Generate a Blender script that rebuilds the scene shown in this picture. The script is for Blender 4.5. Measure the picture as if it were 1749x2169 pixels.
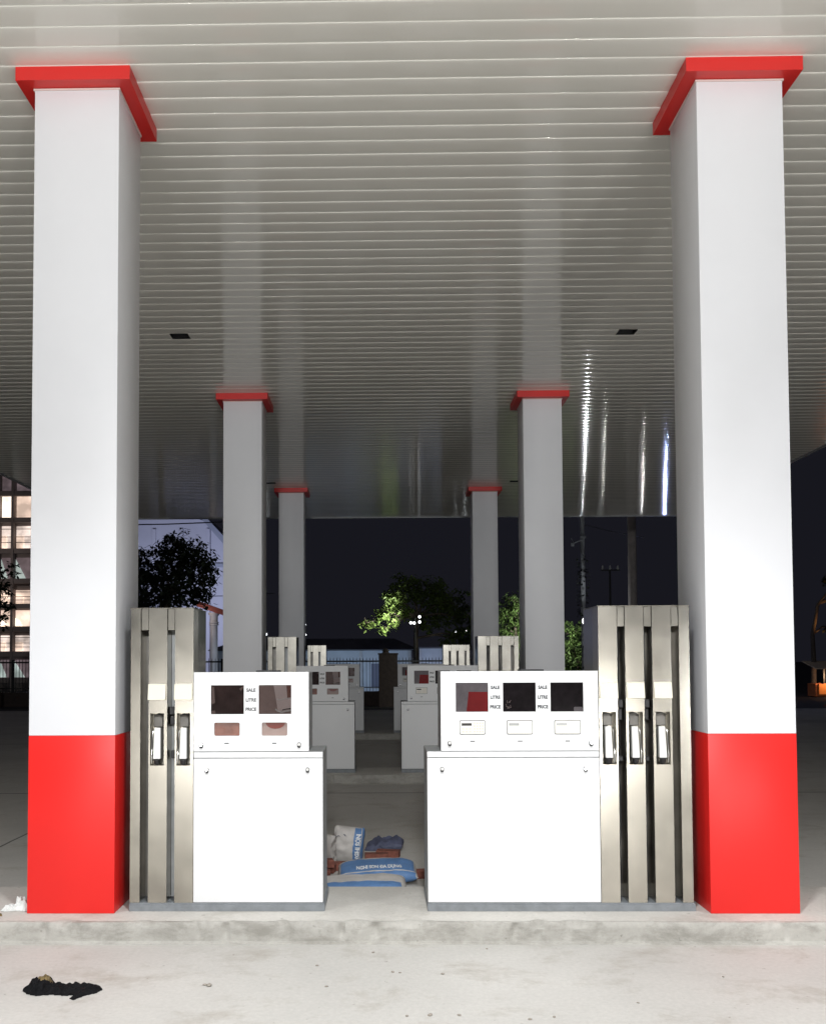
import bpy, bmesh, math, random
from mathutils import Vector, Matrix, noise as mnoise

sc = bpy.context.scene
for o in list(bpy.data.objects):
    bpy.data.objects.remove(o)
COL = sc.collection
R = math.radians
ZI = 0.128                                   # height of the pump islands above the forecourt

# ------------------------------------------------------------------ camera
def cam_axes(yaw, pitch, roll):
    def rot(v):
        x, y, z = v
        c, s = math.cos(pitch), math.sin(pitch); y, z = c*y - s*z, s*y + c*z
        c, s = math.cos(yaw), math.sin(yaw); x, y = c*x - s*y, s*x + c*y
        return Vector((x, y, z))
    c, s = math.cos(roll), math.sin(roll)
    return rot((c, 0, s)), rot((-s, 0, c)), rot((0, 1, 0))
cd = bpy.data.cameras.new("camera")
cam = bpy.data.objects.new("camera", cd); COL.objects.link(cam)
rx, up, fw = cam_axes(0.01581, 0.03895, -0.00409)
M = Matrix.Identity(4)
for i in range(3):
    M[i][0], M[i][1], M[i][2] = rx[i], up[i], -fw[i]
M.translation = (0, 0, 1.575 + ZI)
cam.matrix_world = M
cd.sensor_fit = 'VERTICAL'; cd.sensor_height = 36.0; cd.sensor_width = 29.03
cd.lens = 36.0*2005.5/2169
cd.shift_x = (874.5 - 773.27)/2169
cd.shift_y = (1321.65 - 1084.5)/2169
cd.clip_start = 0.05; cd.clip_end = 1500
sc.camera = cam

# ------------------------------------------------------------------ night sky and exposure
W = bpy.data.worlds.new("World"); sc.world = W; W.use_nodes = True
wn = W.node_tree; bg = wn.nodes["Background"]
bg.inputs[0].default_value = (0.0085, 0.0086, 0.0125, 1); bg.inputs[1].default_value = 1.0
sc.view_settings.view_transform = 'Standard'; sc.view_settings.look = 'None'
sc.view_settings.exposure = 0.0; sc.view_settings.gamma = 1.0
sc.render.engine = 'CYCLES'
sc.cycles.use_denoising = True
sc.cycles.max_bounces = 8; sc.cycles.diffuse_bounces = 5; sc.cycles.glossy_bounces = 4
sc.cycles.sample_clamp_indirect = 6.0
sc.cycles.caustics_reflective = False; sc.cycles.caustics_refractive = False

def lamp(name, loc, power, color, radius, kind='POINT', target=None, cone=60, blend=.5):
    l = bpy.data.lights.new(name, kind); l.energy = power; l.color = color
    l.shadow_soft_size = radius
    if kind == 'SPOT':
        l.spot_size = R(cone); l.spot_blend = blend
    o = bpy.data.objects.new(name, l); COL.objects.link(o); o.location = loc
    if target is not None:
        o.rotation_euler = (Vector(target) - Vector(loc)).to_track_quat('-Z', 'Y').to_euler()
    return o
# the forecourt floodlight, on its mast a few metres behind the photographer
FLOOD = lamp("forecourt_floodlight", (0.15, -8.0, 5.1), 4050, (.965, .985, 1.0), 0.35)
FILL_LOW_R = lamp("low_fill_light", (3.3, -5.0, 0.36), 520, (1.0, 0.98, 0.95), 0.2)  # unseen low lamp, added to light the ceiling and the steel towers
FILL_LOW_L = lamp("low_fill_light", (-3.1, -5.2, 0.36), 230, (1.0, 0.98, 0.95), 0.2)  # second low lamp, added at left to brighten the near ceiling
# added spot, source unseen: throws the diagonal bright patch on the right pillars
FILL_PATCH = lamp("low_fill_light", (6.4, -5.0, 0.75), 450, (.97, .985, 1.0), 0.08, 'SPOT', (4.55, 6.0, 1.7), 27, .25)
# added overhead fill without a fixture, brightens the near ground and its bounce
FILL_DOWN = lamp("overhead_fill_light", (0.3, 2.6, 5.40), 1080, (.975, .988, 1.0), 0.25, 'SPOT', (0.3, 2.2, 0), 128, .6)
for x_ in (-4.6, 5.0):
    lamp('overhead_fill_light', (x_, 2.6, 5.40), 850, (.975, .988, 1.0), 0.25, 'SPOT', (x_, 2.3, 0), 128, .6)  # side fills, added so that more ground bounce reaches the ceiling

# ------------------------------------------------------------------ materials
def mat(name):
    m = bpy.data.materials.new(name); m.use_nodes = True
    return m, m.node_tree.nodes, m.node_tree.links, m.node_tree.nodes["Principled BSDF"]
def simple(name, col, rough=.5, metal=0., spec=None, coat=0., var=0., scale=8., bump=0., bscale=60., rvar=0.):
    m, n, l, b = mat(name)
    b.inputs['Base Color'].default_value = (*col, 1); b.inputs['Roughness'].default_value = rough
    b.inputs['Metallic'].default_value = metal
    if spec is not None: b.inputs['Specular IOR Level'].default_value = spec
    if coat: b.inputs['Coat Weight'].default_value = coat; b.inputs['Coat Roughness'].default_value = .08
    if var or rvar:
        tc = n.new('ShaderNodeTexCoord'); nz = n.new('ShaderNodeTexNoise')
        nz.inputs['Scale'].default_value = scale; nz.inputs['Detail'].default_value = 6; nz.inputs['Roughness'].default_value = .6
        l.new(tc.outputs['Object'], nz.inputs['Vector'])
        if var:
            cr = n.new('ShaderNodeValToRGB')
            cr.color_ramp.elements[0].position = .3; cr.color_ramp.elements[1].position = .7
            cr.color_ramp.elements[0].color = (*[c*(1-var) for c in col], 1)
            cr.color_ramp.elements[1].color = (*[min(1, c*(1+var*.5)) for c in col], 1)
            l.new(nz.outputs['Fac'], cr.inputs[0]); l.new(cr.outputs[0], b.inputs['Base Color'])
        if rvar:
            mr = n.new('ShaderNodeMapRange'); mr.inputs[3].default_value = rough - rvar; mr.inputs[4].default_value = rough + rvar
            l.new(nz.outputs['Fac'], mr.inputs[0]); l.new(mr.outputs[0], b.inputs['Roughness'])
    if bump:
        tc2 = n.new('ShaderNodeTexCoord'); nb = n.new('ShaderNodeTexNoise'); nb.inputs['Scale'].default_value = bscale
        nb.inputs['Detail'].default_value = 5
        bp = n.new('ShaderNodeBump'); bp.inputs['Strength'].default_value = bump; bp.inputs['Distance'].default_value = .01
        l.new(tc2.outputs['Object'], nb.inputs['Vector']); l.new(nb.outputs['Fac'], bp.inputs['Height']); l.new(bp.outputs[0], b.inputs['Normal'])
    return m
def glow(name, col, strength, patch=0.):
    m, n, l, b = mat(name)
    b.inputs['Base Color'].default_value = (*[min(.8, c) for c in col], 1)
    b.inputs['Emission Color'].default_value = (*col, 1); b.inputs['Emission Strength'].default_value = strength
    if patch:
        tc = n.new('ShaderNodeTexCoord'); nz = n.new('ShaderNodeTexNoise'); nz.inputs['Scale'].default_value = 1.3; nz.inputs['Detail'].default_value = 3
        mr = n.new('ShaderNodeMapRange'); mr.inputs[1].default_value = .35; mr.inputs[2].default_value = .7
        mr.inputs[3].default_value = strength*(1-patch); mr.inputs[4].default_value = strength*(1+patch)
        l.new(tc.outputs['Object'], nz.inputs['Vector']); l.new(nz.outputs['Fac'], mr.inputs[0]); l.new(mr.outputs[0], b.inputs['Emission Strength'])
    return m

def concrete(name, base, stain, joints_x=(), joints_y=(), rough=.75, streak=False, stain_amt=.75):
    m, n, l, b = mat(name)
    tc = n.new('ShaderNodeTexCoord')
    def nz(scale, detail=8, rg=.6, dist=0., vec=None):
        t = n.new('ShaderNodeTexNoise'); t.inputs['Scale'].default_value = scale; t.inputs['Detail'].default_value = detail
        t.inputs['Roughness'].default_value = rg; t.inputs['Distortion'].default_value = dist
        l.new(vec if vec else tc.outputs['Object'], t.inputs['Vector']); return t
    def ramp(src, p0, p1, c0=(0, 0, 0, 1), c1=(1, 1, 1, 1)):
        r = n.new('ShaderNodeValToRGB'); r.color_ramp.elements[0].position = p0; r.color_ramp.elements[1].position = p1
        r.color_ramp.elements[0].color = c0; r.color_ramp.elements[1].color = c1; l.new(src, r.inputs[0]); return r
    def mix(a, bb, fac, mode='MIX', f=1.):
        x = n.new('ShaderNodeMix'); x.data_type = 'RGBA'; x.blend_type = mode
        if hasattr(fac, 'links'): l.new(fac, x.inputs[0])
        else: x.inputs[0].default_value = fac
        for s, k in ((a, 6), (bb, 7)):
            if hasattr(s, 'links'): l.new(s, x.inputs[k])
            else: x.inputs[k].default_value = s
        return x.outputs[2]
    mp = n.new('ShaderNodeMapping'); l.new(tc.outputs['Object'], mp.inputs[0])
    mp.inputs['Scale'].default_value = (.9, 1.0, 2.2) if streak else (.8, 1, 1)
    big = ramp(nz(.55, 5).outputs['Fac'], .35, .7, (*[c*.86 for c in base], 1), (*[min(1, c*1.06) for c in base], 1))
    fine = ramp(nz(38, 8, .7).outputs['Fac'], .25, .75, (.86, .86, .86, 1), (1.06, 1.06, 1.06, 1))
    c = mix(big.outputs[0], fine.outputs[0], 1., 'MULTIPLY')
    st = ramp(nz(2.2 if not streak else 3.2, 9, .75, .25, mp.outputs[0]).outputs['Fac'], .52 if not streak else .46, .74 if not streak else .62)
    fac = n.new('ShaderNodeMath'); fac.operation = 'MULTIPLY'; fac.inputs[1].default_value = stain_amt
    l.new(st.outputs[0], fac.inputs[0])
    c = mix(c, (*stain, 1), fac.outputs[0])
    spk = ramp(nz(24, 2, .5).outputs['Fac'], .71, .76)
    sf = n.new('ShaderNodeMath'); sf.operation = 'MULTIPLY'; sf.inputs[1].default_value = .45
    l.new(spk.outputs[0], sf.inputs[0])
    c = mix(c, (*[s*.55 for s in stain], 1), sf.outputs[0])
    sep = n.new('ShaderNodeSeparateXYZ'); l.new(tc.outputs['Object'], sep.inputs[0])
    wob = nz(1.5, 3); 
    for ax, lst in ((0, joints_x), (1, joints_y)):
        for v, w in lst:
            a = n.new('ShaderNodeMath'); a.operation = 'SUBTRACT'; l.new(sep.outputs[ax], a.inputs[0]); a.inputs[1].default_value = v
            wv = n.new('ShaderNodeMath'); wv.operation = 'MULTIPLY_ADD'; l.new(wob.outputs['Fac'], wv.inputs[0]); wv.inputs[1].default_value = .03
            l.new(a.outputs[0], wv.inputs[2])
            ab = n.new('ShaderNodeMath'); ab.operation = 'ABSOLUTE'; l.new(wv.outputs[0], ab.inputs[0])
            cp = n.new('ShaderNodeMapRange'); l.new(ab.outputs[0], cp.inputs[0])
            cp.inputs[1].default_value = w*.5; cp.inputs[2].default_value = w; cp.inputs[3].default_value = .85; cp.inputs[4].default_value = 0
            c = mix(c, (.035, .033, .03, 1), cp.outputs[0])
    l.new(c, b.inputs['Base Color'])
    rr = n.new('ShaderNodeMapRange'); l.new(st.outputs[0], rr.inputs[0]); rr.inputs[3].default_value = rough; rr.inputs[4].default_value = rough - .12
    l.new(rr.outputs[0], b.inputs['Roughness'])
    bp = n.new('ShaderNodeBump'); bp.inputs['Strength'].default_value = .35; bp.inputs['Distance'].default_value = .004
    l.new(nz(60, 8, .7).outputs['Fac'], bp.inputs['Height']); l.new(bp.outputs[0], b.inputs['Normal'])
    return m

M_CONC = concrete("forecourt_concrete", (.50, .485, .455), (.25, .215, .17), joints_x=((-3.5, .016),), joints_y=((12.31, .03), (19.7, .03)))
M_ISL = concrete("island_mortar", (.54, .52, .48), (.26, .24, .20), stain_amt=.65)
M_KERB = concrete("kerb_concrete", (.42, .405, .37), (.18, .17, .145), streak=True, stain_amt=.6)
M_ASPH = simple("asphalt", (.045, .044, .046), .85, var=.3, scale=3)
M_COLW = simple("white_cladding", (.78, .785, .81), .42, spec=.3, var=.03, scale=1.2, rvar=.05)
M_COLR = simple("red_cladding", (.74, .020, .017), .40, spec=.35, var=.05, scale=1.5, rvar=.05)
M_CAPR = simple("red_cap_paint", (.66, .022, .018), .4)
M_TRIM = simple("pale_trim", (.75, .62, .58), .4)
M_PUMPW = simple("white_pump_paint", (.81, .815, .82), .5, spec=.25, var=.02, scale=2)
M_STEEL = simple("stainless_steel", (.47, .445, .39), .25, metal=1., var=.18, scale=4, rvar=.04)
M_STEELS = simple("darkened_side_steel", (.24, .235, .23), .16, metal=1., var=.2, scale=5)  # tower steel with a darkened colour, imitating the dark surroundings it mirrors
M_STEELD = simple("dark_steel", (.20, .19, .175), .45, metal=.8, var=.25, scale=9)
M_SHEET = simple("galvanised_sheet", (.40, .41, .41), .5, metal=.55, var=.2, scale=12)
M_COVER = simple("cream_plastic", (.80, .755, .62), .4)
M_PLINTH = simple("grey_plinth_paint", (.20, .215, .23), .45, var=.2, scale=14)
M_BLACK = simple("black_plastic", (.018, .018, .02), .4)
M_DGREY = simple("dark_grey_print", (.08, .085, .09), .7, spec=.1)
M_GREY = simple("grey_print", (.14, .14, .14), .7, spec=.1)
M_CHROME = simple("chrome", (.85, .85, .84), .18, metal=1.)
M_NOZ = simple("nozzle_grey_white", (.78, .78, .75), .35, var=.08, scale=30)
M_BROWN = simple("brown_film", (.075, .045, .040), .4, spec=.2, var=.6, scale=11, bump=.3, bscale=22)
M_BROWN2 = simple("pale_brown_film", (.30, .215, .19), .25, var=.2, scale=6, bump=.2, bscale=20)
M_BROWN3 = simple("red_brown_film", (.20, .075, .05), .25, var=.3, scale=9, bump=.2, bscale=24)
M_DRED = simple("dark_red_film", (.15, .022, .012), .3)
M_DARKFILM = simple("dark_film", (.030, .025, .030), .45, spec=.15, var=.6, scale=20, bump=.3, bscale=26)
M_RED_REFL = simple("painted_red_reflection", (.58, .045, .05), .45, spec=.2, var=.15, scale=9, bump=.2, bscale=26)  # colour of the reflection painted into a display window
M_GREY_REFL_PART = simple("silver_reflection_and_connector", (.42, .41, .44), .4, spec=.3, var=.25, scale=14, bump=.4, bscale=26)  # pale part of the painted reflection; the connector shares it
M_PIPE = simple("pale_pipe", (.62, .53, .50), .4)
M_CREAMKEY = simple("keypad_cream", (.82, .80, .74), .45)
M_LCD = simple("keypad_screen", (.035, .032, .03), .2)
M_LCDG = simple("keypad_screen_grey", (.33, .34, .33), .25)
M_HOSE = simple("hose_rubber", (.05, .048, .045), .28, var=.5, scale=30, bump=.4, bscale=40)
M_SACK = simple("sack_paper", (.50, .475, .45), .7, var=.2, scale=9, bump=.3, bscale=18)
M_SACKB = simple("sack_blue_print", (.10, .21, .42), .55, var=.25, scale=9, bump=.3, bscale=18)
M_SACKD = simple("dusty_blue_sack", (.08, .09, .15), .7, var=.35, scale=12, bump=.3, bscale=18)
M_PRINT = simple("white_print", (.75, .76, .76), .6)
M_BRICK = simple("clay_brick", (.21, .072, .05), .85, var=.4, scale=25, bump=.4, bscale=60)
M_RAGK = simple("black_cloth", (.006, .006, .007), .8, spec=.12, var=.5, scale=25, bump=.6, bscale=40)
M_RAGT = simple("tan_cloth", (.16, .11, .04), .7, var=.5, scale=25)
M_RAGW = simple("white_cloth", (.66, .68, .66), .8, var=.15, scale=20, bump=.5, bscale=40)
M_STONE = simple("pebble", (.30, .27, .23), .8, var=.4, scale=60)
M_BARK = simple("bark", (.075, .058, .043), .9, var=.4, scale=14, bump=.6, bscale=30)
M_LEAF = simple("leaf_green", (.065, .105, .028), .5, var=.35, scale=2.5)
M_LEAFY = simple("leaf_yellow_green", (.085, .125, .030), .5, var=.3, scale=2.5)
M_LEAFD = simple("leaf_dark", (.011, .018, .008), .6, var=.35, scale=2.5)
M_IRON = simple("dark_iron", (.02, .02, .022), .5)
M_GALV = simple("galvanised_pole", (.34, .36, .38), .6, var=.15, scale=6)
M_POLE = simple("concrete_pole", (.20, .18, .17), .8, var=.2, scale=6)
M_DBRICK = simple("dark_pillar", (.055, .04, .034), .85, var=.3, scale=8)
M_HOUSE = simple("house_wall", (.52, .56, .62), .8, var=.12, scale=1.5)
M_HROOF = simple("house_roof", (.10, .10, .115), .8, var=.2, scale=2)
M_HALL = simple("hall_wall", (.48, .48, .56), .8, var=.12, scale=.25)
M_HALLR = simple("hall_roof", (.30, .32, .40), .5, var=.15, scale=.3)
M_TILE = simple("red_tile", (.24, .055, .04), .6, var=.2, scale=5)
M_STUCCO = simple("pale_stucco", (.50, .50, .52), .7, var=.15, scale=4)
M_BWALL = simple("tower_block_wall", (.27, .235, .225), .8, var=.2, scale=.6)
M_BLUEW = simple("pipe_blue_grey", (.16, .17, .24), .6)
G_WARM = glow("warm_window", (1.0, .74, .60), .95, .45)
G_HOT = glow("bright_window", (1.0, .85, .70), 1.6, .3)
G_WARM2 = glow("pale_window", (.90, .74, .66), .8, .6)
G_COOL = glow("cool_stair_glow", (.62, .74, .70), .6, .4)
G_LILAC = glow("dim_window", (.30, .23, .25), .35, .5)
G_GLOBE = glow("lamp_globe", (.95, .97, 1.0), 3.0)
G_BULB = glow("small_bulb", (.9, .94, 1.0), 5.0)
G_ORANGE = glow("orange_bulb", (1.0, .5, .2), 3.0)
G_STALL = glow("stall_lamp", (.95, .98, 1.0), 4.0)

def ceiling_mat():
    m, n, l, b = mat("ceiling_strip_paint")
    b.inputs['Base Color'].default_value = (.90, .88, .815, 1)
    tc = n.new('ShaderNodeTexCoord')
    mp = n.new('ShaderNodeMapping'); mp.inputs['Scale'].default_value = (.35, 5.45, 1)
    nz = n.new('ShaderNodeTexNoise'); nz.inputs['Scale'].default_value = 1.; nz.inputs['Detail'].default_value = 3
    l.new(tc.outputs['Object'], mp.inputs[0]); l.new(mp.outputs[0], nz.inputs['Vector'])
    mr = n.new('ShaderNodeMapRange'); mr.inputs[3].default_value = .05; mr.inputs[4].default_value = .085
    l.new(nz.outputs['Fac'], mr.inputs[0]); l.new(mr.outputs[0], b.inputs['Roughness'])
    b.inputs['Specular IOR Level'].default_value = .42
    wv = n.new('ShaderNodeTexNoise'); wv.inputs['Scale'].default_value = 1.7; wv.inputs['Detail'].default_value = 2
    l.new(tc.outputs['Object'], wv.inputs['Vector'])
    bp = n.new('ShaderNodeBump'); bp.inputs['Strength'].default_value = .05; bp.inputs['Distance'].default_value = .01
    l.new(wv.outputs['Fac'], bp.inputs['Height']); l.new(bp.outputs[0], b.inputs['Normal'])
    return m
M_CEIL = ceiling_mat()

def glass_mat():
    m = bpy.data.materials.new("display_glass"); m.use_nodes = True
    n, l = m.node_tree.nodes, m.node_tree.links
    n.remove(n["Principled BSDF"])
    t = n.new('ShaderNodeBsdfTransparent'); t.inputs[0].default_value = (.82, .80, .80, 1)
    g = n.new('ShaderNodeBsdfGlossy'); g.inputs['Roughness'].default_value = .03
    fr = n.new('ShaderNodeFresnel'); fr.inputs[0].default_value = 1.5
    mx = n.new('ShaderNodeMixShader'); l.new(fr.outputs[0], mx.inputs[0]); l.new(t.outputs[0], mx.inputs[1]); l.new(g.outputs[0], mx.inputs[2])
    l.new(mx.outputs[0], n["Material Output"].inputs[0])
    return m
M_GLASS = glass_mat()

# ------------------------------------------------------------------ mesh helpers
class MB:
    """collects shapes and links them as ONE mesh object"""
    def __init__(s, off=(0, 0, 0)):
        s.v = []; s.f = []; s.m = []; s.off = Vector(off); s.slot = 0
    def add(s, vs, fs):
        b = len(s.v); s.v += [tuple(Vector(p) - s.off) for p in vs]; s.f += [tuple(b+i for i in f) for f in fs]; s.m += [s.slot]*len(fs)
        return s
    def box(s, x0, x1, y0, y1, z0, z1, bv=0.):
        if not bv:
            vs = [(x, y, z) for z in (z0, z1) for y in (y0, y1) for x in (x0, x1)]
            return s.add(vs, [(0, 2, 3, 1), (4, 5, 7, 6), (0, 1, 5, 4), (2, 6, 7, 3), (0, 4, 6, 2), (1, 3, 7, 5)])
        bm = bmesh.new(); bmesh.ops.create_cube(bm, size=1)
        for v in bm.verts:
            v.co = Vector(((x0+x1)/2 + v.co.x*(x1-x0), (y0+y1)/2 + v.co.y*(y1-y0), (z0+z1)/2 + v.co.z*(z1-z0)))
        bmesh.ops.bevel(bm, geom=bm.edges[:], offset=bv, segments=2, affect='EDGES', profile=.5)
        s.addbm(bm); return s
    def addbm(s, bm):
        bm.verts.index_update()
        s.add([v.co.copy() for v in bm.verts], [tuple(v.index for v in f.verts) for f in bm.faces]); bm.free()
    def tube(s, pts, rad, n=10, cap=True):
        pts = [Vector(p) for p in pts]; rs = rad if isinstance(rad, (list, tuple)) else [rad]*len(pts)
        vs = []; fs = []
        prev = None
        for i, p in enumerate(pts):
            d = (pts[min(i+1, len(pts)-1)] - pts[max(i-1, 0)]).normalized()
            a = prev if prev is not None else (Vector((1, 0, 0)) if abs(d.x) < .9 else Vector((0, 1, 0)))
            u = (a - d*a.dot(d)).normalized(); w = d.cross(u); prev = u
            for k in range(n):
                t = 2*math.pi*k/n; vs.append(p + (u*math.cos(t) + w*math.sin(t))*rs[i])
        for i in range(len(pts)-1):
            for k in range(n):
                fs.append((i*n+k, i*n+(k+1) % n, (i+1)*n+(k+1) % n, (i+1)*n+k))
        if cap:
            fs.append(tuple(range(n-1, -1, -1))); fs.append(tuple((len(pts)-1)*n+k for k in range(n)))
        return s.add(vs, fs)
    def lathe(s, prof, c, n=20):
        vs = []; fs = []; c = Vector(c)
        for r, z in prof:
            for k in range(n):
                t = 2*math.pi*k/n; vs.append(c + Vector((r*math.cos(t), r*math.sin(t), z)))
        for i in range(len(prof)-1):
            for k in range(n): fs.append((i*n+k, i*n+(k+1) % n, (i+1)*n+(k+1) % n, (i+1)*n+k))
        fs.append(tuple(range(n-1, -1, -1))); fs.append(tuple((len(prof)-1)*n+k for k in range(n)))
        return s.add(vs, fs)
    def ball(s, c, r, n=12):
        return s.lathe([(max(1e-4, r*math.sin(math.pi*i/n)), -r*math.cos(math.pi*i/n)) for i in range(n+1)], c, n+4)
    def prism_y(s, poly, y0, y1):                       # polygon in x,z (counter-clockwise seen from -y)
        k = len(poly); vs = [(x, y0, z) for x, z in poly] + [(x, y1, z) for x, z in poly]
        fs = [tuple(range(k)), tuple(range(2*k-1, k-1, -1))] + [(i, k+i, k+(i+1) % k, (i+1) % k) for i in range(k)]
        return s.add(vs, fs)
    def rrect(s, x0, x1, z0, z1, y0, y1, r, n=5):       # rounded slab facing -y
        poly = []
        for cx, cz, a in ((x1-r, z0+r, -90), (x1-r, z1-r, 0), (x0+r, z1-r, 90), (x0+r, z0+r, 180)):
            for i in range(n+1):
                t = R(a + 90*i/n); poly.append((cx+r*math.cos(t), cz+r*math.sin(t)))
        return s.prism_y(poly, y0, y1)
    def panel(s, x0, x1, z0, z1, y0, y1, holes):        # slab facing -y with rectangular openings
        xs = sorted({x0, x1} | {h[0] for h in holes} | {h[1] for h in holes})
        zs = sorted({z0, z1} | {h[2] for h in holes} | {h[3] for h in holes})
        def full(i, j):
            if i < 0 or j < 0 or i >= len(xs)-1 or j >= len(zs)-1: return False
            cx, cz = (xs[i]+xs[i+1])/2, (zs[j]+zs[j+1])/2
            return not any(h[0] < cx < h[1] and h[2] < cz < h[3] for h in holes)
        nz_ = len(zs); idx = lambda i, j, k: (i*nz_ + j)*2 + k
        vs = [(x, y, z) for x in xs for z in zs for y in (y0, y1)]; fs = []
        for i in range(len(xs)-1):
            for j in range(len(zs)-1):
                if not full(i, j): continue
                fs.append((idx(i, j, 0), idx(i+1, j, 0), idx(i+1, j+1, 0), idx(i, j+1, 0)))
                fs.append((idx(i, j, 1), idx(i, j+1, 1), idx(i+1, j+1, 1), idx(i+1, j, 1)))
                if not full(i-1, j): fs.append((idx(i, j, 0), idx(i, j+1, 0), idx(i, j+1, 1), idx(i, j, 1)))
                if not full(i+1, j): fs.append((idx(i+1, j, 0), idx(i+1, j, 1), idx(i+1, j+1, 1), idx(i+1, j+1, 0)))
                if not full(i, j-1): fs.append((idx(i, j, 0), idx(i, j, 1), idx(i+1, j, 1), idx(i+1, j, 0)))
                if not full(i, j+1): fs.append((idx(i, j+1, 0), idx(i+1, j+1, 0), idx(i+1, j+1, 1), idx(i, j+1, 1)))
        return s.add(vs, fs)
    def build(s, name, mats, parent=None, smooth=False, bevel=0.):
        me = bpy.data.meshes.new(name); me.from_pydata(s.v, [], s.f)
        mats = mats if isinstance(mats, (list, tuple)) else [mats]
        for m_ in mats: me.materials.append(m_)
        me.polygons.foreach_set('material_index', s.m)
        bm = bmesh.new(); bm.from_mesh(me)
        used = [v for v in bm.verts if not v.link_faces]
        bmesh.ops.delete(bm, geom=used, context='VERTS')
        if len(bm.faces) < 4000: bmesh.ops.recalc_face_normals(bm, faces=bm.faces[:])
        if bevel:
            es = [e for e in bm.edges if len(e.link_faces) == 2 and e.calc_face_angle(0) > .7]
            bmesh.ops.bevel(bm, geom=es, offset=bevel, segments=2, affect='EDGES', profile=.6)
        bm.to_mesh(me); bm.free()
        if smooth:
            me.polygons.foreach_set('use_smooth', [True]*len(me.polygons))
            me.set_sharp_from_angle(angle=R(40))
        me.update()
        o = bpy.data.objects.new(name, me); COL.objects.link(o)
        if parent: o.parent = parent
        return o

def tag(o, label=None, cat=None, group=None, kind=None):
    if label: o['label'] = label
    if cat: o['category'] = cat
    if group: o['group'] = group
    if kind: o['kind'] = kind
    return o
def thing(name, loc, label, cat, group=None):
    o = bpy.data.objects.new(name, None); COL.objects.link(o); o.location = loc; o.empty_display_size = .2
    return tag(o, label, cat, group)
def dup(root, loc, label):
    r = root.copy(); COL.objects.link(r); r.location = loc; r['label'] = label
    def rec(src, dst):
        for ch in list(src.children):
            c = ch.copy(); COL.objects.link(c); c.parent = dst; rec(ch, c)
    rec(root, r)
    return r
def text_mesh(txt, size, extrude=.0006, align='CENTER', bold=.045):
    cu = bpy.data.curves.new('lettering', 'FONT'); cu.body = txt; cu.size = size; cu.extrude = extrude
    cu.offset = size*bold; cu.align_x = align; cu.align_y = 'CENTER'
    to = bpy.data.objects.new('lettering', cu); COL.objects.link(to)
    dg = bpy.context.evaluated_depsgraph_get()
    me = bpy.data.meshes.new_from_object(to.evaluated_get(dg))
    vs = [v.co.copy() for v in me.vertices]; fs = [tuple(p.vertices) for p in me.polygons]
    bpy.data.objects.remove(to); bpy.data.curves.remove(cu); bpy.data.meshes.remove(me)
    return vs, fs
def add_text(mb, txt, cx, y, cz, width=None, height=.02):
    vs, fs = text_mesh(txt, height/.73)
    if width:
        w = max(v.x for v in vs) - min(v.x for v in vs); k = width/w
    else: k = 1
    x0 = (max(v.x for v in vs) + min(v.x for v in vs))/2
    mb.add([(cx + (v.x-x0)*k, y - v.z, cz + v.y) for v in vs], fs)

# ------------------------------------------------------------------ setting: ground, islands
g = MB().add([(-400, -120, -.004), (400, -120, -.004), (400, 600, -.004), (-400, 600, -.004)], [(0, 1, 2, 3)]).build('ground', M_ASPH); tag(g, kind='structure')
f = MB().add([(-16, -14, 0), (16, -14, 0), (16, 33, 0), (-16, 33, 0)], [(0, 1, 2, 3)]).build('forecourt', M_CONC); tag(f, kind='structure')

ROW = 7.39
def island(y0, seed):
    rnd = random.Random(seed)
    x0, x1, d = -3.0, 3.35, .90
    n = 420; mb = MB()
    mb.slot = 1
    tv = []; 
    for i in range(n+1):
        x = x0 + (x1-x0)*i/n
        q = Vector((x*3.1, seed*7.7, 0))
        a = mnoise.noise(q)*.006 + mnoise.noise(q*5)*.004
        b_ = mnoise.noise(q + Vector((0, 3, 0)))*.005 + mnoise.noise(q*6 + Vector((0, 5, 0)))*.003
        chip = max(0, mnoise.noise(q*2.9 + Vector((0, 9, 0)))-.18)*.06 + max(0, mnoise.noise(q*8.3 + Vector((0, 13, 0)))-.3)*.03
        ck = max(0, mnoise.noise(q*4.1 + Vector((0, 21, 0)))-.30)*.05
        bl = mnoise.noise(q*9 + Vector((0, 31, 0)))*.004
        tv.append([(x, y0 - .016 + b_, 0.0), (x, y0 - .013 + b_, .009 + b_*.5), (x, y0 + .001 + a, .016), (x, y0 + .004 + a + bl + ck, .05), (x, y0 + .003 + a - bl + ck*1.6, .085), (x, y0 + .005 + a + chip*.3 + ck, ZI - .016 - chip*.7), (x, y0 + .012 + a + chip*.6, ZI - .004 - chip*.45), (x, y0 + .03 + a + chip*1.2, ZI), (x, y0 + d, ZI), (x, y0 + d, 0)])
    k = len(tv[0]); vs = [p for r in tv for p in r]
    fr = []; tp = []
    for i in range(n):
        for j in range(k-1):
            q = (i*k+j, (i+1)*k+j, (i+1)*k+j+1, i*k+j+1)
            (tp if j in (7,) else fr).append(q)
    base = len(mb.v); mb.add(vs, fr); 
    mb.slot = 0; mb.f += [tuple(base+i for i in q) for q in tp]; mb.m += [0]*len(tp)
    mb.slot = 1; mb.f += [tuple(base+i for i in range(k-1, -1, -1)), tuple(base+n*k+i for i in range(k))]; mb.m += [1, 1]
    o = mb.build('pump_island', [M_ISL, M_KERB], smooth=True); tag(o, kind='structure')
for r_ in range(3): island(5.775 + ROW*r_, r_+1)

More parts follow.
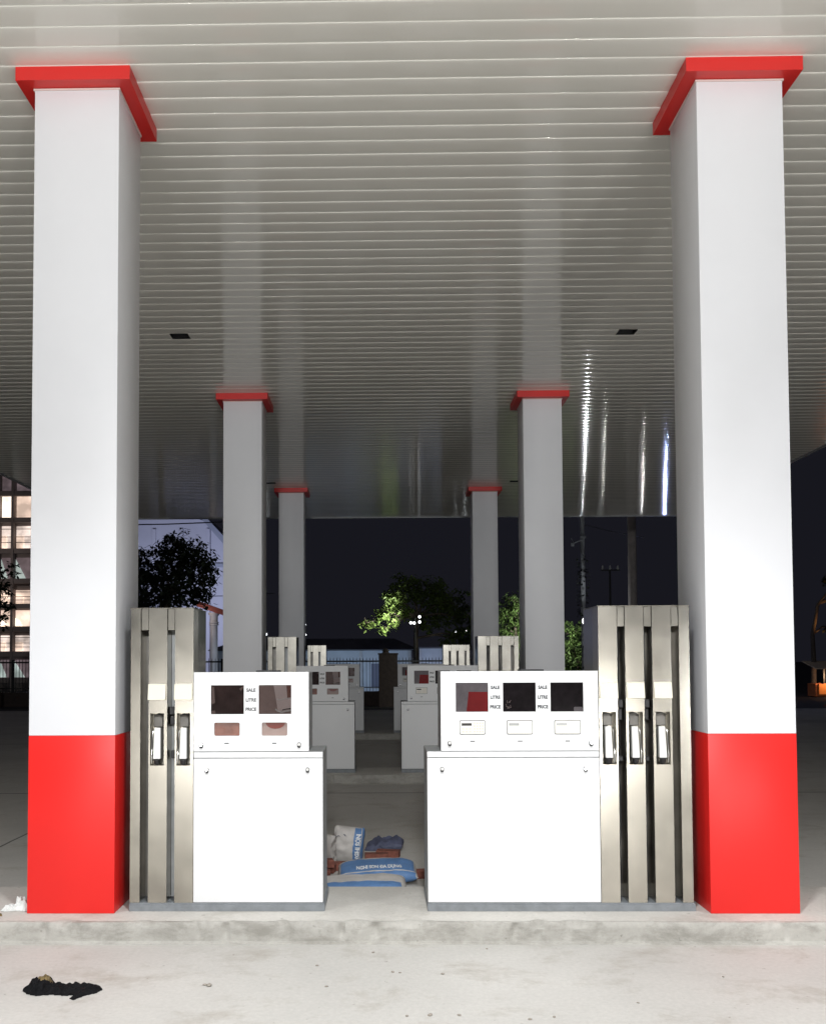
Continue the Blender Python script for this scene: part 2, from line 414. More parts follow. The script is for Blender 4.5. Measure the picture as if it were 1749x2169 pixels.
# ------------------------------------------------------------------ canopy
CX0, CX1, CY0, CY1, CZ = -7.65, 7.95, 2.2, 25.05, 5.38 + ZI
can = thing('canopy', (0.15, 13.6, CZ), 'wide flat canopy with a cream strip ceiling carried by red and white pillars', 'canopy')
def ceiling():
    P = .1838; y = CY0 + .02; ys = []
    holes = [(-2.43, 10.905), (2.77, 10.905), (-2.43, 20.18), (2.77, 20.18)]
    mb = MB(can.location)
    prof = [(0.0, .0046), (.0008, .0024), (.0025, .0009), (.006, .0001), (.012, -.0005), (.022, -.0010), (.04, -.0013), (.065, -.0010), (.09, -.0003), (.12, .0008), (.15, .0022), (.17, .0036), (.1835, .0048)]
    # snap the grid so that a lip falls on y = 5.318
    y = 5.318 - P*math.floor((5.318 - CY0)/P)
    hole_rows = {}
    for hx, hy in holes:
        k = round((hy - .105 - y)/P); hole_rows.setdefault(k, []).append((hx, hx + .215))
    i = 0
    while y + P < CY1 - .02:
        spans = [(CX0 + .04, CX1 - .04)]
        for a, b_ in sorted(hole_rows.get(i, [])):
            x0, x1 = spans.pop(); spans += [(x0, a), (b_, x1)]
        rnd = random.Random(i)
        for x0, x1 in spans:
            vs = []; fs = []; m_ = max(2, int((x1-x0)/1.2)); 
            for q in range(m_+1):
                x = x0 + (x1-x0)*q/m_
                sag = mnoise.noise(Vector((x*.8, i*2.13, 0)))*.0018
                vs += [(x, y + a + sag*.6, CZ + c + sag) for a, c in prof]
            k = len(prof)
            for q in range(m_):
                fs += [(q*k+j, q*k+j+1, (q+1)*k+j+1, (q+1)*k+j) for j in range(k-1)]
            mb.add(vs, fs)
        i += 1; y += P
    o = mb.build('ceiling', M_CEIL, can, smooth=True)
    for hx, hy in holes:
        y0 = 5.318 - P*math.floor((5.318 - CY0)/P); k = round((hy - .105 - y0)/P); ya = y0 + k*P
        h = MB(can.location); a, b_ = hx, hx + .215
        z0, z1 = CZ + .017, CZ + .22
        h.box(a-.01, b_+.01, ya-.01, ya+P+.01, z1, z1+.01)
        for q in ((a-.012, a-.001, ya, ya+P), (b_+.001, b_+.012, ya, ya+P), (a-.01, b_+.01, ya-.012, ya-.001), (a-.01, b_+.01, ya+P+.001, ya+P+.012)):
            h.box(*q, z0, z1)
        h.build('lamp_recess', M_IRON, can)
ceiling()
mb = MB(can.location); mb.box(CX0+.03, CX1-.03, CY0+.03, CY1-.03, CZ+.26, CZ+.5); mb.build('roof', M_HROOF, can)
for q in ((CX0, CX1, CY0-.02, CY0+.02), (CX0, CX1, CY1-.02, CY1+.02), (CX0-.02, CX0+.02, CY0+.021, CY1-.021), (CX1-.02, CX1+.02, CY0+.021, CY1-.021)):
    mb = MB(can.location); mb.box(*q, CZ-.012, CZ+.75); mb.build('fascia', M_COLW, can)
mb = MB(can.location)
for xx in (CX0+.03, CX1-.06): mb.box(xx, xx+.03, CY0+.03, CY1-.03, CZ-.016, CZ-.001)
mb.box(CX0+.07, CX1-.07, CY1-.055, CY1-.025, CZ-.016, CZ-.001)
mb.build('edge_trim', M_SHEET, can)

# ------------------------------------------------------------------ pillars
CW = .55
def pillar(xl, y, label):
    c = (xl + CW/2, y + CW/2, ZI)
    t = thing('pillar', c, label, 'pillar', 'canopy pillars standing on the pump islands')
    zr, zt = 1.1105 + ZI, 5.2886 + ZI
    MB(c).box(xl, xl+CW, y, y+CW, ZI, zr, .004).build('base_cladding', M_COLR, t, smooth=True)
    MB(c).box(xl+.001, xl+CW-.001, y+.001, y+CW-.001, zr+.001, zt, .004).build('shaft', M_COLW, t, smooth=True)
    o_ = .092
    MB(c).box(xl-o_, xl+CW+o_, y-o_, y+CW+o_, zt+.003, CZ+.004, .002).build('cap', M_CAPR, t)
    m_ = MB(c); e = .006
    for q in ((xl-e, xl+CW+e, y-e, y-.0005), (xl-e, xl+CW+e, y+CW+.0005, y+CW+e), (xl-e, xl-.0005, y, y+CW), (xl+CW+.0005, xl+CW+e, y, y+CW)):
        m_.box(*q, zt-.012, zt)
    m_.build('top_trim', M_TRIM, t)
    return t
pos = {0: 'front', 1: 'second', 2: 'back'}
XL = (-1.671-CW, 2.040)
PL = ['large red and white pillar at left front, nearest the black cloth', 'large red and white pillar at right front, beside the three-hose dispenser',
      'medium sized pillar of the left row, seen just right of the large left pillar', 'medium sized pillar of the right row, seen just left of the large right pillar',
      'smallest and farthest pillar of the left row', 'smallest and farthest pillar of the right row']
p0 = pillar(XL[0], 5.9676, PL[0])
k = 1
for r_ in range(3):
    for s_ in range(2):
        if r_ == 0 and s_ == 0: continue
        dup(p0, (XL[s_] + CW/2, 5.9676 + ROW*r_ + CW/2, ZI), PL[r_*2 + s_])

# ------------------------------------------------------------------ fuel dispensers
YF = 6.03                                  # front plane
def lock(t, c, x, z):
    z += ZI
    m_ = MB(c); m_.tube([(x, YF-.012, z-.010), (x, YF+.004, z-.010)], .0115, 14); m_.tube([(x, YF-.0135, z), (x, YF+.004, z)], .0128, 16)
    o = m_.build('lock', M_BLACK, t, smooth=True)
    MB(c).tube([(x, YF-.0165, z+.001), (x, YF-.0136, z+.001)], .0098, 16).build('lock_face', M_CHROME, o, smooth=True)
def strip_with_boot(t, c, x0, x1, rx0, rx1, flip):
    h = (rx0, rx1, .912+ZI, 1.250+ZI)
    MB(c).panel(x0, x1, .052+ZI, 1.914+ZI, YF, YF+.16, [h]).build('tower_panel', M_STEEL, t)
    m_ = MB(c); e = .006
    m_.panel(rx0-e, rx1+e, h[2]-e, h[3]+e, YF-.004, YF-.0005, [(rx0+.003, rx1-.003, h[2]+.003, h[3]-.003)])
    m_.box(rx0+.001, rx1-.001, YF+.075, YF+.08, h[2]+.001, h[3]-.001)
    b_ = m_.build('nozzle_boot', M_STEEL, t)
    w = rx1 - rx0; a, bb = rx0 + .27*w, rx0 + .68*w
    n_ = MB(c)
    zt, zb = 1.153+ZI, .958+ZI
    n_.add([(a, YF+.012, zt), (bb, YF+.012, zt), (bb+.004, YF-.012, zb), (a-.003, YF-.012, zb), (a, YF+.045, zt), (bb, YF+.045, zt), (bb+.004, YF+.03, zb), (a-.003, YF+.03, zb)],
           [(0, 1, 2, 3), (7, 6, 5, 4), (0, 4, 5, 1), (1, 5, 6, 2), (2, 6, 7, 3), (3, 7, 4, 0)])
    n_.build('nozzle', M_NOZ, b_, bevel=.003)
    g_ = MB(c)
    gx = bb + .012 if not flip else a - .010
    g_.tube([(gx-(.004 if not flip else -.004), YF+.03, zt-.01), (gx, YF+.008, zt-.03), (gx+(.004 if not flip else -.004), YF-.004, zb+.02), (gx+(.003 if not flip else -.003), YF+.004, zb-.03)], .003, 8)
    g_.build('lever_guard', M_CHROME, b_, smooth=True)
    q = MB(c)
    q.tube([((a+bb)/2, YF-.004, zb-.002), ((a+bb)/2, YF+.002, zb-.022), ((a+bb)/2, YF+.02, zb-.038)], [.021, .020, .012], 12)
    q.build('nozzle_grip', M_BLACK, b_, smooth=True)
    q = MB(c); q.box(rx0+.15*w, rx1-.2*w, YF+.03, YF+.07, zt+.004, 1.235+ZI, .006); q.tube([(a-.004, YF+.028, 1.228+ZI), (a+.03, YF+.02, 1.232+ZI), (bb+.006, YF+.03, 1.222+ZI)], .008, 8)
    q.build('nozzle_holder', M_STEELD, b_)
def cover(t, c, x0, x1):
    z0, z1 = 1.332+ZI, 1.432+ZI
    m_ = MB(c); m_.add([(x0, YF-.006, z1), (x1, YF-.006, z1), (x1, YF-.022, z0), (x0, YF-.022, z0), (x0, YF-.0006, z1+.002), (x1, YF-.0006, z1+.002), (x1, YF-.0006, z0-.002), (x0, YF-.0006, z0-.002)],
        [(0, 1, 2, 3), (7, 6, 5, 4), (0, 4, 5, 1), (1, 5, 6, 2), (2, 6, 7, 3), (3, 7, 4, 0)])
    m_.build('nozzle_cover', M_COVER, t, bevel=.0025)
def common(t, c, bx0, bx1, cx0, cx1, hx0, hx1, tx0, tx1, holes):
    m_ = MB(c); m_.box(bx0, bx1, YF-.008, YF+.46, ZI, .042+ZI, .002)
    m_.box(bx0+.004, bx1-.004, YF-.003, YF+.455, .0425+ZI, .0515+ZI)
    rnd = random.Random(int(abs(bx0)*100))
    for fx in (.05, .19, .36, .41, .55, .60, .73, .9):
        x = bx0 + (bx1-bx0)*(fx + rnd.uniform(-.01, .01)); m_.tube([(x, YF-.0125, ZI+.028), (x, YF-.007, ZI+.028)], .006, 8)
    m_.build('plinth', M_PLINTH, t)
    MB(c).box(cx0, cx1, YF+.024, YF+.45, .052+ZI, .9985+ZI, .003).build('cabinet', M_SHEET, t)
    MB(c).box(cx0+.001, cx1-.001, YF, YF+.022, .053+ZI, .9575+ZI, .004).build('door_panel', M_PUMPW, t, smooth=True)
    MB(c).box(cx0+.001, cx1-.001, YF+.002, YF+.023, .9625+ZI, .9975+ZI, .003).build('trim_strip', M_PUMPW, t, smooth=True)
    MB(c).box(hx0+.004, hx1-.004, YF+.025, YF+.39, 1.001+ZI, 1.503+ZI, .003).build('display_head', M_SHEET, t)
    MB(c).panel(hx0, hx1, 1.003+ZI, 1.506+ZI, YF+.001, YF+.0245, [(a, b_, z0+ZI, z1+ZI) for a, b_, z0, z1 in holes]).build('display_face', M_PUMPW, t, bevel=.0012)
    mx = (hx0+hx1)/2
    MB(c).box(mx+.02, mx+.17, YF+.08, YF+.2, 1.5035+ZI, 1.516+ZI, .003).build('top_plate', M_BLACK, t)
    MB(c).box(tx0+.004, tx1-.004, YF+.165, YF+.43, .052+ZI, 1.912+ZI).build('tower_back', M_STEELD, t)
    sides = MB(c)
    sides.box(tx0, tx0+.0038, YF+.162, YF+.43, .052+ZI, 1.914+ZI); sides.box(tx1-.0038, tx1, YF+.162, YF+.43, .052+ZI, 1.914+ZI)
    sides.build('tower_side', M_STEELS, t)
    MB(c).box(tx0-.004, tx1+.004, YF-.004, YF+.435, 1.9145+ZI, 1.9195+ZI, .001).build('tower_lid', M_STEEL, t)
def window(t, c, x0, x1, z0, z1, mb_mat, content=None):
    y = YF + .0195
    o = MB(c).box(x0+.0005, x1-.0005, y, y+.004, z0+.0005+ZI, z1-.0005+ZI).build('display_window', mb_mat, t)
    if content: content(o)
    MB(c).box(x0+.0004, x1-.0004, YF+.006, YF+.0075, z0+.0004+ZI, z1-.0004+ZI).build('pane', M_GLASS, o)
def hose(t, c, x, seed):
    rnd = random.Random(seed)
    pts = []; z = 1.80
    while z > .06:
        pts.append((x + rnd.uniform(-.004, .004), YF+.115 + rnd.uniform(-.008, .008), z+ZI)); z -= .11
    h = MB(c).tube(pts, [.0125 + rnd.uniform(-.002, .003) for _ in pts], 10).build('hose', M_HOSE, t, smooth=True)
    for q in ((x-.02, x+.02, YF+.05, YF+.14, 1.27, 1.32), (x-.022, x+.018, YF+.07, YF+.15, 1.19, 1.262), (x-.018, x+.014, YF+.05, YF+.15, .93, .96)):
        MB(c).box(q[0], q[1], q[2], q[3], q[4]+ZI, q[5]+ZI, .004).build('hose_bracket', M_BLACK, h)

def big_pump():
    c = (1.13, 6.25, ZI)
    t = thing('fuel_dispenser', c, 'x', 'fuel dispenser', 'white three-hose fuel dispensers')
    wins = [(.477, .682), (.776, .983), (1.076, 1.283)]
    common(t, c, .29, 1.966, .293, 1.380, .382, 1.3765, 1.3815, 1.956, [(a, b_, 1.249, 1.433) for a, b_ in wins])
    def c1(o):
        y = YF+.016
        MB(c).add([(.478, y, 1.43+ZI), (.478, y, 1.25+ZI), (.505, y, 1.25+ZI), (.54, y, 1.36+ZI), (.515, y, 1.43+ZI)], [(0, 1, 2, 3, 4)]).build('silver_reflection', M_GREY_REFL_PART, o)  # pale streak of a window reflection, painted as a flat piece
        MB(c).add([(.56, y, 1.376+ZI), (.546, y, 1.25+ZI), (.681, y, 1.25+ZI), (.6815, y, 1.374+ZI)], [(0, 1, 2, 3)]).build('red_reflection', M_RED_REFL, o)  # red part of the reflection, painted as a sheet behind the glass
    window(t, c, *wins[0], 1.249, 1.433, M_GREY_REFL_PART, c1)  # grey backing paints the upper, pale part of the reflection
    def c2(o):
        y = YF+.016; m_ = MB(c); r_ = random.Random(3)
        for q in range(9):
            x = .79 + r_.random()*.04; z = 1.27 + r_.random()*.04
            m_.tube([(x, y, z+ZI), (x+r_.uniform(-.02, .02), y, z+r_.uniform(-.02, .02)+ZI)], .0016, 6)
        m_.build('wires', M_PIPE, o)
    window(t, c, *wins[1], 1.249, 1.433, M_DARKFILM, c2)
    def c3(o):
        MB(c).rrect(1.225, 1.281, 1.2505+ZI, 1.278+ZI, YF+.0155, YF+.018, .008).build('connector', M_GREY_REFL_PART, o)
    window(t, c, *wins[2], 1.249, 1.433, M_DARKFILM, c3)
    for i, (a, b_) in enumerate(((.499, .663), (.798, .961), (1.098, 1.263))):
        k_ = MB(c).rrect(a, b_, 1.107+ZI, 1.196+ZI, YF-.003, YF+.0005, .009).build('keypad', M_BLACK, t)
        MB(c).rrect(a+.0035, b_-.0035, 1.1105+ZI, 1.1925+ZI, YF-.0045, YF-.0031, .007).build('keypad_plate', M_CREAMKEY, k_)
        MB(c).box(a+.013, a+.077, YF-.006, YF-.0046, 1.162+ZI, 1.178+ZI).build('keypad_screen', M_LCD if i == 0 else M_LCDG, k_)
        kk = MB(c)
        for qx in range(4):
            for qz in range(4): kk.rrect(a+.088+qx*.0175, a+.101+qx*.0175, 1.119+qz*.0175+ZI, 1.131+qz*.0175+ZI, YF-.0056, YF-.0046, .002, 2)
        for qx in range(3):
            for qz in range(2): kk.rrect(a+.014+qx*.022, a+.031+qx*.022, 1.119+qz*.0175+ZI, 1.130+qz*.0175+ZI, YF-.0056, YF-.0046, .002, 2)
        kk.build('keys', simple('key_cream', (.66, .60, .52), .5) if i == 0 else simple('key_grey', (.70, .70, .69), .5), k_)
    for cx in (.727, 1.027):
        for s_, z, w in (('SALE', 1.402, .057), ('LITRE', 1.340, .062), ('PRICE', 1.279, .067)):
            lt = MB(c); add_text(lt, s_, cx, YF+.0002, z+ZI, w, .021); lt.build('lettering', M_DGREY, t)
    for x in (.581, .881, 1.181): MB(c).box(x-.015, x+.015, YF-.001, YF+.001, 1.0605+ZI, 1.0665+ZI).build('badge', M_GREY, t)
    for x, z in ((.436, 1.054), (1.327, 1.052), (.387, .891), (1.290, .891)): lock(t, c, x, z)
    for x0, x1, a, b_ in ((1.3815, 1.499, 1.396, 1.489), (1.550, 1.667, 1.563, 1.657), (1.720, 1.840, 1.732, 1.828)):
        strip_with_boot(t, c, x0, x1, a, b_, False)
    MB(c).box(1.889, 1.956, YF, YF+.16, .052+ZI, 1.914+ZI, .001).build('tower_panel', M_STEEL, t)
    for a, b_ in ((1.4995, 1.5495), (1.6675, 1.7195), (1.8405, 1.8885)): MB(c).box(a+.0035, b_-.0035, YF+.004, YF+.05, 1.787+ZI, 1.9125+ZI, .001).build('slot_cap', M_STEEL, t)
    for a, b_ in ((1.387, 1.499), (1.555, 1.667), (1.727, 1.839)): cover(t, c, a, b_)
    hose(t, c, 1.526, 5); hose(t, c, 1.694, 8)
    return t
def small_pump():
    c = (-.97, 6.25, ZI)
    t = thing('fuel_dispenser', c, 'x', 'fuel dispenser', 'white two-hose fuel dispensers')
    wins = [(-1.079, -.869), (-.774, -.567)]; sw = [(-1.058, -.895), (-.755, -.592)]
    common(t, c, -1.594, -.356, -1.1895, -.367, -1.1885, -.456, -1.592, -1.1905, [(a, b_, 1.239, 1.423) for a, b_ in wins] + [(a, b_, 1.101, 1.186) for a, b_ in sw])
    def c0(o):
        y = YF+.016
        for pl in ([(-1.078, 1.415), (-1.078, 1.30), (-1.056, 1.31), (-1.06, 1.412)], [(-1.078, 1.26), (-1.078, 1.24), (-1.05, 1.24), (-1.056, 1.262)], [(-.9, 1.40), (-.89, 1.385), (-.872, 1.408), (-.875, 1.418)]):
            MB(c).prism_y([(a, b_+ZI) for a, b_ in pl], y, y+.002).build('film_fold', M_BROWN2, o)
    window(t, c, *wins[0], 1.239, 1.423, M_BROWN, c0)
    def c1(o):
        y = YF+.0165; Y2 = YF+.0125
        MB(c).add([(-.681, y, 1.4225+ZI), (-.665, y, 1.33+ZI), (-.655, y, 1.26+ZI), (-.6, y, 1.255+ZI), (-.568, y, 1.26+ZI), (-.568, y, 1.345+ZI), (-.594, y, 1.34+ZI), (-.599, y, 1.4225+ZI)], [tuple(range(8))]).build('inner_pipe', M_PIPE, o)
        MB(c).add([(-.597, y, 1.4225+ZI), (-.593, y, 1.345+ZI), (-.568, y, 1.345+ZI), (-.568, y, 1.4225+ZI)], [(0, 1, 2, 3)]).build('inner_board', M_BROWN3, o)
        MB(c).tube([(-.66, Y2, 1.335+ZI), (-.645, Y2, 1.327+ZI), (-.625, Y2, 1.331+ZI), (-.6, Y2, 1.338+ZI), (-.571, Y2, 1.333+ZI)], .0038, 8).build('wire', M_NOZ, o, smooth=True)
        MB(c).tube([(-.668, Y2, 1.27+ZI), (-.655, Y2, 1.258+ZI), (-.63, Y2, 1.250+ZI), (-.6, Y2, 1.257+ZI), (-.571, Y2, 1.261+ZI)], .0048, 8).build('wire', M_NOZ, o, smooth=True)
        MB(c).tube([(-.625, Y2, 1.264+ZI), (-.6, Y2, 1.270+ZI), (-.571, Y2, 1.273+ZI)], .003, 8).build('wire', M_BLACK, o, smooth=True)
    window(t, c, *wins[1], 1.239, 1.423, M_BROWN2, c1)
    for i, (a, b_) in enumerate(sw):
        o = MB(c).box(a+.0005, b_-.0005, YF+.0195, YF+.0235, 1.1015+ZI, 1.1855+ZI).build('reader_window', M_BROWN3 if i == 0 else M_BROWN2, t)
        if i == 1:
            cx = (a+b_)/2 + .004
            MB(c).prism_y([(cx + .062*math.cos(R(180+q*15)), 1.185+ZI + .04*math.sin(R(180+q*15))) for q in range(13)], YF+.017, YF+.0192).build('dark_disc', M_DRED, o)
        r_ = .010; inn = []; out = []           # bezel: square outside, rounded inside
        for cx, cz, a0 in ((b_-r_, 1.101+r_, -90), (b_-r_, 1.186-r_, 0), (a+r_, 1.186-r_, 90), (a+r_, 1.101+r_, 180)):
            for q in range(7):
                tt = R(a0+q*15); inn.append((cx+r_*.98*math.cos(tt), cz+r_*.98*math.sin(tt)))
                k2 = 1/max(abs(math.cos(tt)), abs(math.sin(tt))); out.append((cx+r_*k2*math.cos(tt), cz+r_*k2*math.sin(tt)))
        n_ = len(inn)
        MB(c).add([(x, YF+.0014, z+ZI) for x, z in out] + [(x, YF+.0014, z+ZI) for x, z in inn] + [(x, YF+.019, z+ZI) for x, z in inn],
            [(q, (q+1) % n_, n_+(q+1) % n_, n_+q) for q in range(n_)] + [(n_+q, n_+(q+1) % n_, 2*n_+(q+1) % n_, 2*n_+q) for q in range(n_)]).build('window_bezel', M_PUMPW, o)
    for s_, z, w in (('SALE', 1.391, .059), ('LITRE', 1.328, .066), ('PRICE', 1.269, .069)):
        lt = MB(c); add_text(lt, s_, -.823, YF+.0002, z+ZI, w, .021); lt.build('lettering', M_GREY, t)
    for x in (-.978, -.675): MB(c).box(x-.014, x+.014, YF-.001, YF+.001, 1.0515+ZI, 1.0575+ZI).build('badge', M_DGREY, t)
    for x, z in ((-1.139, 1.045), (-.517, 1.047), (-1.103, .887), (-.463, .889)): lock(t, c, x, z)
    MB(c).box(-1.592, -1.529, YF, YF+.16, .052+ZI, 1.914+ZI, .001).build('tower_panel', M_STEEL, t)
    for x0, x1, a, b_ in ((-1.476, -1.3585, -1.467, -1.374), (-1.3085, -1.1905, -1.299, -1.207)):
        strip_with_boot(t, c, x0, x1, a, b_, True)
    for a, b_ in ((-1.5285, -1.4765), (-1.358, -1.309)): MB(c).box(a+.0035, b_-.0035, YF+.004, YF+.05, 1.777+ZI, 1.9125+ZI, .001).build('slot_cap', M_STEEL, t)
    for a, b_ in ((-1.478, -1.366), (-1.311, -1.197)): cover(t, c, a, b_)
    MB(c).box(-1.357, -1.310, YF+.13, YF+.16, .06+ZI, 1.78+ZI).build('slot_panel', M_SHEET, t)
    for x0, y0, z0, z1 in ((-1.355, .05, 1.235, 1.285), (-1.352, .06, 1.17, 1.225), (-1.345, .06, .955, 1.005)):
        MB(c).box(x0, -1.312, YF+y0, YF+.125, z0+ZI, z1+ZI, .005).build('hose_bracket', M_BLACK, t)
    return t
pL = small_pump(); pR = big_pump()
pL['label'] = 'front two-hose fuel dispenser with brown display windows beside the large left pillar'
pR['label'] = 'front three-hose fuel dispenser with three display windows beside the large right pillar'
LL = ['two-hose fuel dispenser in the middle distance, partly hidden by the front left dispenser', 'smallest two-hose fuel dispenser, farthest on the left side']
LR = ['three-hose fuel dispenser in the middle distance, partly hidden by the front right dispenser', 'smallest three-hose fuel dispenser, farthest on the right side']
for r_ in (1, 2):
    dup(pL, (pL.location.x, pL.location.y + ROW*r_, ZI), LL[r_-1])
    dup(pR, (pR.location.x, pR.location.y + ROW*r_, ZI), LR[r_-1])

# ------------------------------------------------------------------ cement sacks, bricks and litter
def sack(name, loc, L, b_, h, rot, label, bands, mats, texts=(), seed=1, endpinch=.35, ripple=.012):
    root_m = Matrix.Rotation(rot[2], 3, 'Z') @ Matrix.Rotation(rot[1], 3, 'Y') @ Matrix.Rotation(rot[0], 3, 'X')
    def sp(v, e): return math.copysign(abs(v)**e, v)
    def surf(s, th, off=0.):
        pr = max(0., 1-abs(s)**5)**.55
        hh = h*(endpinch*.25 + (1-endpinch*.25)*pr); wb = b_*(.90 + .10*pr)
        y = wb*sp(math.cos(th), .62); z = hh*sp(math.sin(th), .75)
        q = Vector((s*L*6, math.cos(th)*2 + seed*5, math.sin(th)*2))
        w = mnoise.noise(q)*ripple + mnoise.noise(q*2.3)*ripple*.5
        z += w*pr*1.1 + off*math.sin(th); y += w*.6 + off*math.cos(th)
        z += -.25*h*(s*s)*.4
        return root_m @ Vector((s*L/2 + mnoise.noise(Vector((seed*3., th*1.3, s)))*.012*abs(s), y, z)) + Vector(loc)
    ns, nt = 40, 60; mb = MB(loc)
    vs = [surf(-1 + 2*i/ns, R(360*j/nt)) for i in range(ns+1) for j in range(nt)]
    def mi(i, j):
        s = -1 + 2*(i+.5)/ns; d = 360*(j+.5)/nt
        for d0, d1, s0, s1, k_ in bands:
            if d0 <= d <= d1 and s0 <= s <= s1: return k_
        return 0
    base = len(mb.v); mb.add(vs, [])
    for i in range(ns):
        for j in range(nt):
            mb.f.append((base+i*nt+j, base+i*nt+(j+1) % nt, base+(i+1)*nt+(j+1) % nt, base+(i+1)*nt+j)); mb.m.append(mi(i, j))
    mb.f += [tuple(base+j for j in range(nt-1, -1, -1)), tuple(base+ns*nt+j for j in range(nt))]; mb.m += [0, 0]
    o = mb.build(name, mats, smooth=True); o.location = loc
    tag(o, label, 'sack')
    for tx, s0, s1, d0, hgt in texts:
        tv, tf = text_mesh(tx, .1, 0)
        xa, xb = min(v.x for v in tv), max(v.x for v in tv); ya, yb = min(v.y for v in tv), max(v.y for v in tv)
        m2 = MB(loc)
        m2.add([surf(s0 + (v.x-xa)/(xb-xa)*(s1-s0), R(d0 - ((v.y-(ya+yb)/2)/(yb-ya))*hgt), .0025) for v in tv], tf)
        m2.build('lettering', M_PRINT, o)
    return o
sack('cement_sack', (-.03, 7.44, .070), .60, .215, .066, (R(4), R(-2.2), R(2)), 'blue and white cement sack lying flat with white lettering along its side',
     [(66, 129, -.93, .97, 1), (138, 222, -.93, .97, 1)], [M_SACK, M_SACKB], [('NGHI SƠN ĐA DỤNG', -.55, .62, 112, 26)], 1, .5, .004)
sack('cement_sack', (-.19, 6.955, .064), .74, .19, .058, (R(3), R(-2.2), R(2)), 'blue and white cement sack lying lowest and nearest, behind the island edge',
     [(100, 162, -.95, .92, 1), (171, 225, -.95, .92, 1)], [M_SACK, M_SACKB], [], 2, .5, .005)
sack('cement_sack', (-.275, 8.10, .145), .30, .13, .09, (R(78), R(-84), R(6)), 'pale cement sack standing upright with a blue lettered band, middle of the pile',
     [(102, 139, -1, 1, 1), (146, 172, -1, 1, 1)], [M_SACK, M_SACKB], [('NGHI SƠN', -.8, .75, 121, 26)], 3, .6, .012)
sack('cement_sack', (-.50, 7.95, .125), .27, .11, .10, (R(80), R(-88), R(-14)), 'dusty grey cement sack at the left of the pile, beside the front dispenser', [], [M_SACK, M_SACKB], [], 4, .6, .025)
o = sack('cement_sack', (.03, 8.66, .036), .34, .12, .04, (R(6), R(-7), R(-6)), 'crumpled dark blue sack lying behind the other cement sacks', [], [M_SACKD], [], 5, .5, .03)
# torn top of the upright sack
m_ = MB((-.36, 8.05, .22)); vs = []; fs = []; rnd = random.Random(4)
NA = 22
for i in range(NA+1):
    a = i/NA
    for j in range(6):
        b2 = j/5; q = Vector((a*5, b2*3, 2.2))
        vs.append((-.46 + a*.20, 8.02 + .06*b2 + mnoise.noise(q)*.03, .235 - .07*b2*abs(math.sin(a*7)) + mnoise.noise(q*1.7)*.03))
for i in range(NA):
    for j in range(5): fs.append((i*6+j, (i+1)*6+j, (i+1)*6+j+1, i*6+j+1))
m_.add(vs, fs); o = m_.build('torn_sack_piece', M_SACKD, smooth=True); o.location = (-.36, 8.05, .22)
tag(o, 'torn dark scrap of sack draped over the tops of the upright cement sacks', 'scrap')
brick0 = None
BR = [(-.50, 7.50, .0, .1), (-.47, 7.72, .0, -.2), (-.31, 7.80, .0, .1), (-.04, 8.16, .0, .05), (.06, 8.30, .0, -.2), (.34, 7.52, .0, .15), (.50, 7.62, .0, -.1), (-.48, 7.60, .062, .25)]
for i, (x, y, z, a) in enumerate(BR):
    if brick0 is None:
        brick0 = MB().box(-.10, .10, -.05, .05, 0, .06, .004).build('brick', M_BRICK)
        tag(brick0, 'red clay brick lying on the forecourt among the cement sacks', 'brick', 'red bricks among the cement sacks'); o = brick0
    else:
        o = brick0.copy(); COL.objects.link(o)
    o.location = (x, y, z + .0005); o.rotation_euler = (0, 0, a)

